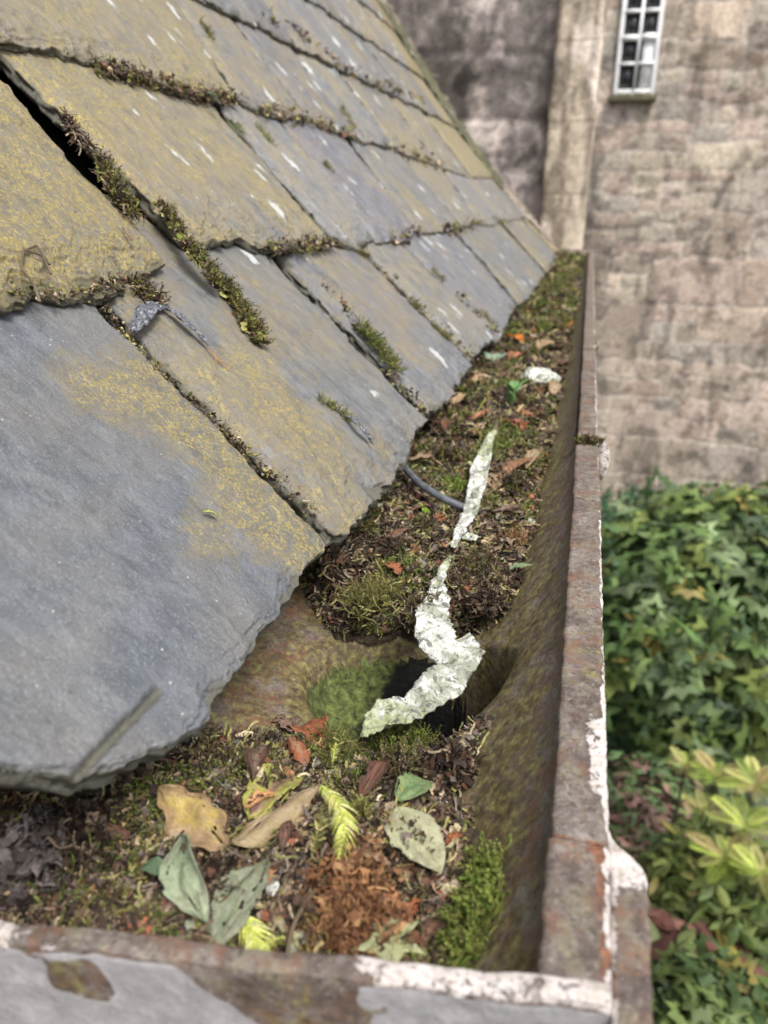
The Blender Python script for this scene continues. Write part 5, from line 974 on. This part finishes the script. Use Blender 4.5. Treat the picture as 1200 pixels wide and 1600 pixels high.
# ------------------------------------------------------------------ far walls
def rubble(x0, x1, z0, z1, Y, name, parent, step, seed, palc, cw=(.25, .6), chh=(.13, .26), mort=(.48, .42, .37), relief=.012, dark=None, wp=1.):
    nx = int((x1-x0)/step); nz = int((z1-z0)/step); x = np.linspace(x0, x1, nx); z = np.linspace(z0, z1, nz); X, Z = np.meshgrid(x, z, indexing='ij')
    q = p3(X, Z, 0); Xw = X+wp*((fbm(q*1.6, seed, 3)-.5)*.15+(fbm(q*5, seed+6, 4)-.5)*.16); Zw = Z+wp*((fbm(q*1.3, seed+1, 3)-.5)*.12+(fbm(q*5, seed+7, 4)-.5)*.12)
    r = random.Random(seed); C = np.zeros(X.shape+(3,)); D = np.zeros(X.shape); za = z0-.4; sc = chh[1]/.26
    while za < z1+.4:
        zb = za+r.uniform(.42, .72)*sc; mrow = (Zw >= za) & (Zw < zb); xa = x0-.8
        while xa < x1+.8:
            xb = xa+r.uniform(.45, 1.1)*sc; ns = r.choice([1, 2, 2, 3, 3]) if zb-za > .4*sc else r.choice([1, 2, 2]); cuts = [0]+sorted((k_+r.uniform(.7, 1.3))/ns-0*r.random() for k_ in range(ns-1))+[1]
            mseg = mrow & (Xw >= xa) & (Xw < xb)
            if mseg.any():
                ii = np.nonzero(mseg); xs_, zs_ = Xw[ii], Zw[ii]
                for q_ in range(ns):
                    z_a = za+(zb-za)*cuts[q_]; z_b = za+(zb-za)*cuts[q_+1]; nc = r.choice([1, 2, 2, 3]) if z_b-z_a < .3*sc else r.choice([1, 1, 2]); xc = [xa+(xb-xa)*(k_+(r.uniform(-.25, .25) if 0 < k_ < nc else 0))/nc for k_ in range(nc+1)]
                    for k_ in range(nc):
                        m_ = (zs_ >= z_a) & (zs_ < z_b) & (xs_ >= xc[k_]) & (xs_ < xc[k_+1])
                        if m_.any():
                            sub_ = (ii[0][m_], ii[1][m_]); C[sub_] = np.array(palc[r.randrange(len(palc))])*r.uniform(.78, 1.15)
                            D[sub_] = np.minimum(np.minimum(xs_[m_]-xc[k_], xc[k_+1]-xs_[m_]), np.minimum(zs_[m_]-z_a, z_b-zs_[m_]))
            xa = xb
        za = zb
    e = ss(.0, .03, D+(fbm(q*14, seed+4, 3)-.5)*.045); C = C*e[..., None]+np.array(mort)*(1-e[..., None])
    C = C*(1+1.0*(fbm(q*2.6, seed+8, 6, .7)-.5)[..., None]); C = C*(1-.45*ss(.52, .68, fbm(q*[6, 6, 1], seed+9, 4, .6)))[..., None]
    if dark is not None: C = C*dark(X, Z)[..., None]
    Yv = Y-relief*e*(.6+.8*fbm(q*6, seed+5, 3))
    o = mesh(name, np.stack([X, Yv, Z], -1).reshape(-1, 3), gridF(nx, nz), MAT['stone'], parent, col=C.reshape(-1, 3)); return o
far = thing('stone_house', 'tall rubble stone house wall with one white sash window', 'house', (3, 12.3, -5))
STN = [tuple(np.array(q)*np.array([1.10, 1.08, 1.0])) for q in [(.42, .35, .31), (.47, .39, .34), (.38, .33, .30), (.44, .35, .31), (.46, .405, .35), (.40, .35, .33), (.48, .39, .36), (.35, .30, .27), (.43, .385, .34), (.40, .36, .33), (.36, .33, .31), (.45, .38, .34), (.43, .36, .33)]]
def stain(X, Z):
    s = 1-.6*np.exp(-((X-(1.75+.12*np.sin(Z*3)))/.07)**2)*ss(-2.3, -1.6, Z)*ss(.6, .2, Z)*ss(.35, .55, fbm(p3(X*3, Z*3, 0), 3, 3))
    s = s*(1-.38*ss(.56, .68, fbm(p3(X*3.2, Z*.7, 4), 33, 4, .6)))
    return s*(1-.35*np.exp(-((Z+.35+.1*np.sin(X*4))/.06)**2)*ss(.4, .6, fbm(p3(X*2, 0, 0), 7, 2)+.1))
# wall around the window opening
WX0, WX1, WZ0, WZ1 = .14, .675, 1.26, 2.60
rubble(-3, 9, -5.2, 6, 12.1, 'wall', far, .028, 3, STN, dark=stain, cw=(.2, .75), chh=(.11, .32))
wn = bpy.data.objects.new('window', None); COL.objects.link(wn); wn.parent = far
V, F = boxes([(WX0-far.location[0]*0, WX0+.055, 12.025, 12.095, WZ0, WZ1), (WX1-.055, WX1, 12.025, 12.095, WZ0, WZ1), (WX0+.055, WX1-.055, 12.025, 12.095, WZ0, WZ0+.075), (WX0+.055, WX1-.055, 12.025, 12.095, WZ1-.06, WZ1)])
def sub(name, V, F, mat, par, **k):
    V = np.asarray(V)-np.array(far.location); me_o = mesh(name, V, F, MAT[mat], None, smooth=False, loc=np.zeros(3), **k); me_o.parent = par; me_o.location = (0, 0, 0); return me_o
fr = sub('frame', V, F, 'white', wn); bevel(fr, .004)
zs = [WZ0+.075+k*(WZ1-.06-WZ0-.075)/4 for k in range(5)]; xm = (WX0+WX1)/2
bars = [(xm-.018, xm+.018, 12.010, 12.090, WZ0+.07, WZ1-.05)]
for k in range(1, 4):
    h_ = .032 if k == 2 else .018
    bars += [(WX0+.05, xm-.019, 12.013 if k != 2 else 12.007, 12.087, zs[k]-h_, zs[k]+h_), (xm+.019, WX1-.05, 12.013 if k != 2 else 12.007, 12.087, zs[k]-h_, zs[k]+h_)]
V, F = boxes(bars); sub('glazing_bars', V, F, 'white', wn)
for k in range(4):
    for (a_, b_) in ((WX0+.055, xm-.012), (xm+.012, WX1-.055)):
        V, F = boxes([(a_, b_, 12.060, 12.067, zs[k]+.01, zs[k+1]-.01)]); sub('pane', V, F, 'glass', wn)
V, F = boxes([(WX0+.33, WX1-.06, 12.050, 12.059, zs[0]+.02, zs[2]+.05)]); 
c_o = sub('curtain', V, F, 'white', wn); c_o['label'] = 'pale curtain showing in the lower right panes'
V, F = boxes([(WX0-.05, WX1+.05, 11.965, 12.135, WZ0-.075, WZ0-.003)]); s_ = sub('sill', V, F, 'stone', wn, col=np.tile([.12, .11, .07], (8, 1))); bevel(s_, .01)
P = np.array([.15+.5*RNG.random(250), 11.965+.08*RNG.random(250), np.full(250, WZ0-.01)]).T
V, F, C = inst(*SH[0], P, basis(randn_dir(250, (0, 0, 1), .5), RNG.uniform(0, 6, 250)), RNG.uniform(.025, .05, 250), pal(OLIVE, 250)); o = mesh('window_moss', V, F, MAT['moss'], None, col=C, smooth=False); tag(o, 'moss fringe on the sill of the far white window', 'moss')

# abutting wall right behind the far end of the roof
ab = thing('abutment_wall', 'dark grey wall with a pale sandstone corner pier, rising behind the slates', 'wall', (-1, 3.7, -5))
DK = [(.17, .15, .145), (.20, .175, .17), (.15, .13, .13), (.24, .21, .2), (.18, .155, .145)]  # dark grey stone tones of the abutting wall
def patch(X, Z): n = fbm(p3(X*6, Z*5, 0), 12, 6, .65); n2 = fbm(p3(X*28, Z*22, 0), 13, 4); return (1+1.1*ss(.52, .62, n)*ss(-1.1, -.35, X)+.5*ss(.6, .7, n))*(.55+.9*n2)*(1-.6*ss(.62, .68, fbm(p3(X*7, Z*7, 5), 19, 3)))
rubble(-5, -.20, -5.2, 4, 3.56, 'wall', ab, .012, 21, DK, (.12, .35), (.08, .2), (.17, .15, .145), .008, patch, .3)
def pier():
    nx, nz = 40, 520; a0 = [( -.205, 3.56), (-.205, 3.5), (-.198, 3.49), (-.03, 3.49), (-.022, 3.5), (-.022, 3.95)]
    S = resample(np.array(a0), nx); z = np.linspace(-5.2, 4, nz*2); X = S[:, 0][:, None]+0*z[None]; Y = S[:, 1][:, None]+0*z[None]; Z = z[None]+0*X
    q = p3(X, Y, Z); n = fbm(q*[34, 34, 5], 5, 5, .6); jt = ((Z+.07*np.sin(Z*2)) % .31) < .012
    X = X+(fbm(q*[12, 12, 9], 2, 3)-.5)*.02; Y = Y+(n-.5)*.02
    C = np.array([.51, .435, .35])*(1-ss(.42, .56, n)[..., None])+np.array([.26, .215, .17])*ss(.4, .6, n)[..., None]; C = C+np.array([.22, .2, .2])*ss(.52, .6, fbm(q*[12, 12, 4], 8, 3))[..., None]
    C = C*(1-.3*jt[..., None]); C = C*(1+.25*(fbm(q*[3, 3, 2.5], 9, 2)-.5)[..., None])
    o = mesh('corner_pier', np.stack([X, Y, Z], -1).reshape(-1, 3), gridF(nx, nz*2), MAT['stone'], ab, col=C.reshape(-1, 3)); o['label'] = 'pale weathered sandstone corner'
pier()
# mortar fillet along the top edge of the slates
V = []
for k, p in enumerate(resample(np.array(PTS), 160)):
    for (dy, dh) in ((3.462, -.002), (3.475, .004), (3.49, .012), (3.55, .02)): V.append([p[0]+dh*.75+RNG.normal()*.003, dy+RNG.normal()*.004, p[1]+dh*.65+RNG.normal()*.003])
V = np.array(V); o = mesh('mortar_fillet', V, gridF(160, 4), MAT['stone'], ab, col=np.where((fbm(V*5, 6, 3) > .55)[:, None], np.array([[.24, .2, .17]]), np.array([[.11, .11, .07]]))*(.5+1.*fbm(V*20, 3, 3))[:, None])

# ------------------------------------------------------------------ ground and plants
V, F = boxes([(-60, 80, -60, 140, -5.4, -5.)]); g = mesh('ground', V, F, MAT['earth'], smooth=False); tag(g, None, None, kind='structure')
def T_maple(seed, k=1.):
    r = random.Random(seed); O = []
    lob = [(.0, .32), (38, .62), (62, .40), (90, 1.0)] if False else None
    pts = [(-100, .18), (-60, .62), (-42, .42), (-5, .85), (22, .5), (55, .78), (72, .55), (90, 1.0), (108, .55), (125, .78), (158, .5), (185, .85), (222, .42), (240, .62), (280, .18)]
    for a_, q in pts: a_ = math.radians(a_+r.uniform(-5, 5)); q *= r.uniform(.88, 1.1); O.append([math.cos(a_)*q*.55, math.sin(a_)*q*.55+.3, 0])
    O = np.array(O); c = np.array([0, .3, .0]); mid = c+(O-c)*.5; O[:, 2] = -.10-.12*((O[:, 0])**2*4)+np.array([r.uniform(-.05, .05) for _ in O]); mid[:, 2] = .0-.03
    V = np.vstack([[c], mid, O]); n = len(O); F = []
    for q in range(n):
        b = (q+1) % n; F.append([0, 1+q, 1+b, 1+b]); F.append([1+q, 1+n+q, 1+n+b, 1+b])
    return V, np.array(F)
def T_oval(seed, w_=.4):
    t = np.linspace(0, 1, 6); V = []
    for q in t:
        h = math.sin(math.pi*min(1, q*.93+.04))*w_*.5; V += [[-h, q, -.08*q*q-.04], [0, q, .02-.1*q*q], [h, q, -.08*q*q-.04]]
    return np.array(V), gridF(6, 3)
def T_pinna(seed, n=12):
    """a fern-like pinnate leaf, length 1"""
    parts = []
    for sd_ in (-1, 1):
        for k in range(n):
            t = .12+.85*k/n; l = .26*math.sin(math.pi*(t*.9+.08))**.6; b = np.array([0, t, -.35*t*t]); d = np.array([sd_*.9, .42, -.15])
            n0 = b; parts.append((np.array([n0-[0, .018, 0], n0+d*l*.55-[0, .035, 0], n0+d*l, n0+d*l*.5+[0, .035, 0]]), np.array([[0, 1, 2, 3]]), (1, 1, 1)))
    q = np.linspace(0, 1, 8); V = np.stack([np.stack([0*q-.008, q, -.35*q*q], -1), np.stack([0*q+.008, q, -.35*q*q], -1)], 1).reshape(-1, 3); parts.append((V, np.array([[2*j, 2*j+1, 2*j+3, 2*j+2] for j in range(7)]), (1, 1, 1)))
    V, F, C = join(parts); return V, F
MP = [T_maple(q) for q in range(5)]; OV = [T_oval(q) for q in range(1)]; PN = [T_pinna(0)]
def crown(c, r, n, tpl, size, pa, seed, gap=.5, shell=.45, upb=.7):
    out = []; n0 = n*3; d = RNG.normal(size=(n0, 3)); d /= np.linalg.norm(d, axis=1)[:, None]; rad = shell+(1-shell)*RNG.uniform(0, 1, n0)**.6
    rad = rad*(.82+.36*fbm(d*2.6+seed, seed, 3)); P = d*rad[:, None]; k = (fbm(P*4.2+seed*3, seed+1, 2) > gap*.9) & (P[:, 2] > -.9); P = P[k][:n]; d = d[k][:n]
    n = len(P); cl = fbm(P*3.+seed, seed+5, 2)
    W_ = np.array(c)+P*np.array(r); N_ = d*np.array([.8, .8, .5])+[0, 0, upb]+RNG.normal(size=(n, 3))*.38
    for ti, tv in enumerate(tpl):
        m2 = np.arange(n) % len(tpl) == ti; m_ = int(m2.sum()); C_ = pal(pa, m_)*(.45+1.1*cl[m2])[:, None]; yy_ = RNG.random(m_) < .02; C_[yy_] = np.array([.26, .22, .06])*RNG.uniform(.7, 1.1, (int(yy_.sum()), 1))
        out.append(inst(*tv, W_[m2], basis(N_[m2], RNG.uniform(0, 6.3, m_)), RNG.uniform(*size, m_), C_))
    return out
def plant(name, label, cat, base, c, r, n, tpl, size, pa, seed, stems=5, grp=None, extra=None, **k):
    t = thing(name, label, cat, base, grp); sets_ = crown(c, r, n, tpl, size, pa, seed, **k)
    if extra: sets_ += extra
    V, F, C = join(sets_); mesh('foliage', V, F, MAT['fol'], t, col=C, smooth=False)
    for s_ in range(stems):
        a_ = s_*2.4+seed; e = np.array(c)+np.array([math.cos(a_)*r[0]*.6, math.sin(a_)*r[1]*.6, r[2]*.35]); b = np.array(base)+np.array([math.cos(a_)*.08, math.sin(a_)*.08, 0])
        tube([b, b*.6+e*.4+[0, 0, .15], e], .022, 'stem', 'wood', parent=t, k=7, taper=[1, .7, .25], n=16)
    return t
def pos(x, y, depth): r_ = ray(x, y); return r_/np.linalg.norm(r_)*depth
GA = np.array([(.055, .095, .03), (.075, .12, .036), (.11, .16, .045), (.04, .07, .03), (.095, .135, .06), (.15, .19, .055), (.13, .17, .085)])
GB = np.array([(.03, .085, .04), (.045, .11, .05), (.06, .14, .06)])
GR = np.array([(.09, .15, .06), (.13, .2, .07), (.2, .13, .10), (.24, .13, .11), (.12, .18, .08), (.17, .15, .09)])
GY = np.array([(.27, .35, .06), (.36, .42, .09), (.19, .26, .05), (.38, .38, .13), (.3, .24, .1)])
def bp(c): return (c[0], c[1], -5.)
c = pos(1090, 985, 6.6); plant('maple_leaved_shrub', 'big mounded shrub with large lobed green leaves at the foot of the house wall', 'shrub', bp(c), c, (1.05, 1.0, 1.15), 1500, MP, (.26, .42), GA*1.35, 3, 7, gap=.5, shell=.4)
c = pos(1215, 960, 7.4); plant('maple_leaved_shrub', 'mounded lobed-leaf shrub cut by the right edge, behind the big one', 'shrub', bp(c), c, (1.0, 1.0, 1.25), 1200, MP, (.24, .36), GA*np.array([1.5, 1.4, 1.1]), 4, 6)
c = pos(960, 880, 8.4); plant('ivy_bush', 'dark glossy ivy bush low on the wall beside the gutter rim', 'shrub', bp(c), c, (.75, .6, .95), 2600, OV+MP[:1], (.07, .13), GB, 5, 5)
c = pos(1130, 850, 9.5); plant('ivy_bush', 'yellow-flecked dark bush against the base of the house wall', 'shrub', bp(c), c, (1.5, .6, .75), 2400, MP[:3], (.12, .2), np.concatenate([GB*1.6, GA*.8, [(.3, .27, .06)]]), 6, 6)
c = pos(1010, 1130, 6.9); plant('low_ground_ivy', 'dark fine-leaved plant below the big shrub', 'plant', bp(c), c, (.7, .35, .3), 900, OV, (.06, .1), GB*1.2, 7, 4)
def fern(label, c, n, L, seed, pa=GY, tiltu=.55):
    t = thing('fern', label, 'fern', bp(c), 'light green ferns'); az = np.linspace(0, 6.28, n, endpoint=False)+RNG.uniform(-.2, .2, n)
    D = np.stack([np.cos(az), np.sin(az), np.full(n, tiltu)+RNG.uniform(-.2, .3, n)], -1); D /= np.linalg.norm(D, axis=1)[:, None]
    S_ = np.cross(D, [0, 0, 1.]); S_ /= np.linalg.norm(S_, axis=1)[:, None]; U_ = np.cross(S_, D); R_ = np.stack([S_, D, U_], -1)
    V, F, C = inst(*PN[0], np.repeat(np.array(c)[None], n, 0), R_, RNG.uniform(.55, 1.25, n)*L, pal(pa, n)); mesh('frond', V, F, MAT['fol'], t, col=C, smooth=False)
    tube([bp(c), (c[0], c[1], (c[2]-5)/2), tuple(c)], .008, 'stem', 'wood', parent=t, k=7, n=10); return t
for (x, y, d, n, L, lab) in ((1072, 1195, 5.0, 13, .17, 'pale yellow-green fern just below the big lobed shrub'), (1120, 1215, 4.9, 14, .18, 'pale fern in the middle of the upper fern bank'), (1180, 1225, 4.8, 13, .18, 'pale fern against the right edge, highest of the fern bank'),
        (1100, 1265, 4.9, 10, .14, 'small fern in the shade below the middle fern'), (1165, 1290, 4.7, 13, .16, 'yellowish fern right of the small shaded fern'), (1135, 1340, 4.6, 14, .17, 'brightest lime fern right of the gutter collar'), (1190, 1365, 4.5, 12, .17, 'lime fern at the right edge, below the bank'), (1105, 1380, 4.7, 10, .13, 'dull little fern below the brightest lime one')): fern(lab, pos(x, y, d), n, L, int(x))
c = pos(1130, 1400, 5.0); plant('feathery_shrub', 'fine feathery olive-green shrub below the ferns', 'shrub', bp(c), c, (.42, .36, .45), 1500, PN+OV, (.08, .14), np.array([(.13, .18, .05), (.19, .23, .07), (.09, .13, .04)]), 8, 5)
c = pos(1210, 1450, 4.9); plant('feathery_shrub', 'second feathery shrub at the right edge', 'shrub', bp(c), c, (.35, .36, .42), 1200, PN+OV, (.08, .14), np.array([(.10, .15, .04), (.14, .18, .06), (.07, .11, .035)]), 9, 4)
c = pos(1010, 1250, 5.9); plant('creeper', 'sprawling creeper with mixed green and wine-red leaves beside the gutter', 'creeper', bp(c), c, (.45, .5, .25), 330, MP[:2]+OV, (.1, .2), GR, 10, 5, upb=1.2)
c = pos(1020, 1400, 5.3); plant('creeper', 'second patch of wine-red and green creeper lower down', 'creeper', bp(c), c, (.45, .45, .28), 520, OV+MP[:2], (.1, .2), GR, 11, 5, upb=1.2)
c = pos(1085, 1500, 4.7); plant('creeper', 'broad dark red creeper leaves near the bottom right', 'creeper', bp(c), c, (.32, .3, .18), 130, OV, (.16, .26), np.array([(.15, .065, .055), (.12, .08, .06), (.09, .13, .05), (.17, .085, .07), (.12, .15, .06)]), 12, 4, upb=1.4)
c = pos(1130, 1590, 4.2); plant('lobed_leaf_plant', 'fresh green deeply lobed leaves in the bottom right corner', 'plant', bp(c), c, (.36, .26, .2), 260, MP, (.16, .26), np.array([(.09, .13, .04), (.13, .18, .055), (.06, .10, .035)]), 13, 4, upb=1.4)
# loose ground cover
n = 9000; P = np.stack([RNG.uniform(-.5, 5, n), RNG.uniform(2.2, 12, n), np.full(n, -4.98)], -1); k = fbm(P*1.1, 8, 3) > .44; P = P[k]; n = len(P)
sets = [inst(*OV[0], P, basis(randn_dir(n, (0, 0, 1), .45), RNG.uniform(0, 6.3, n)), RNG.uniform(.08, .2, n), pal(np.concatenate([GR, GA, BROWN*1.3]), n))]
bitsmesh('ground_cover', sets, MAT['fol'], 'low mixed green and brown leaves covering the soil', 'ground cover', 'stuff')
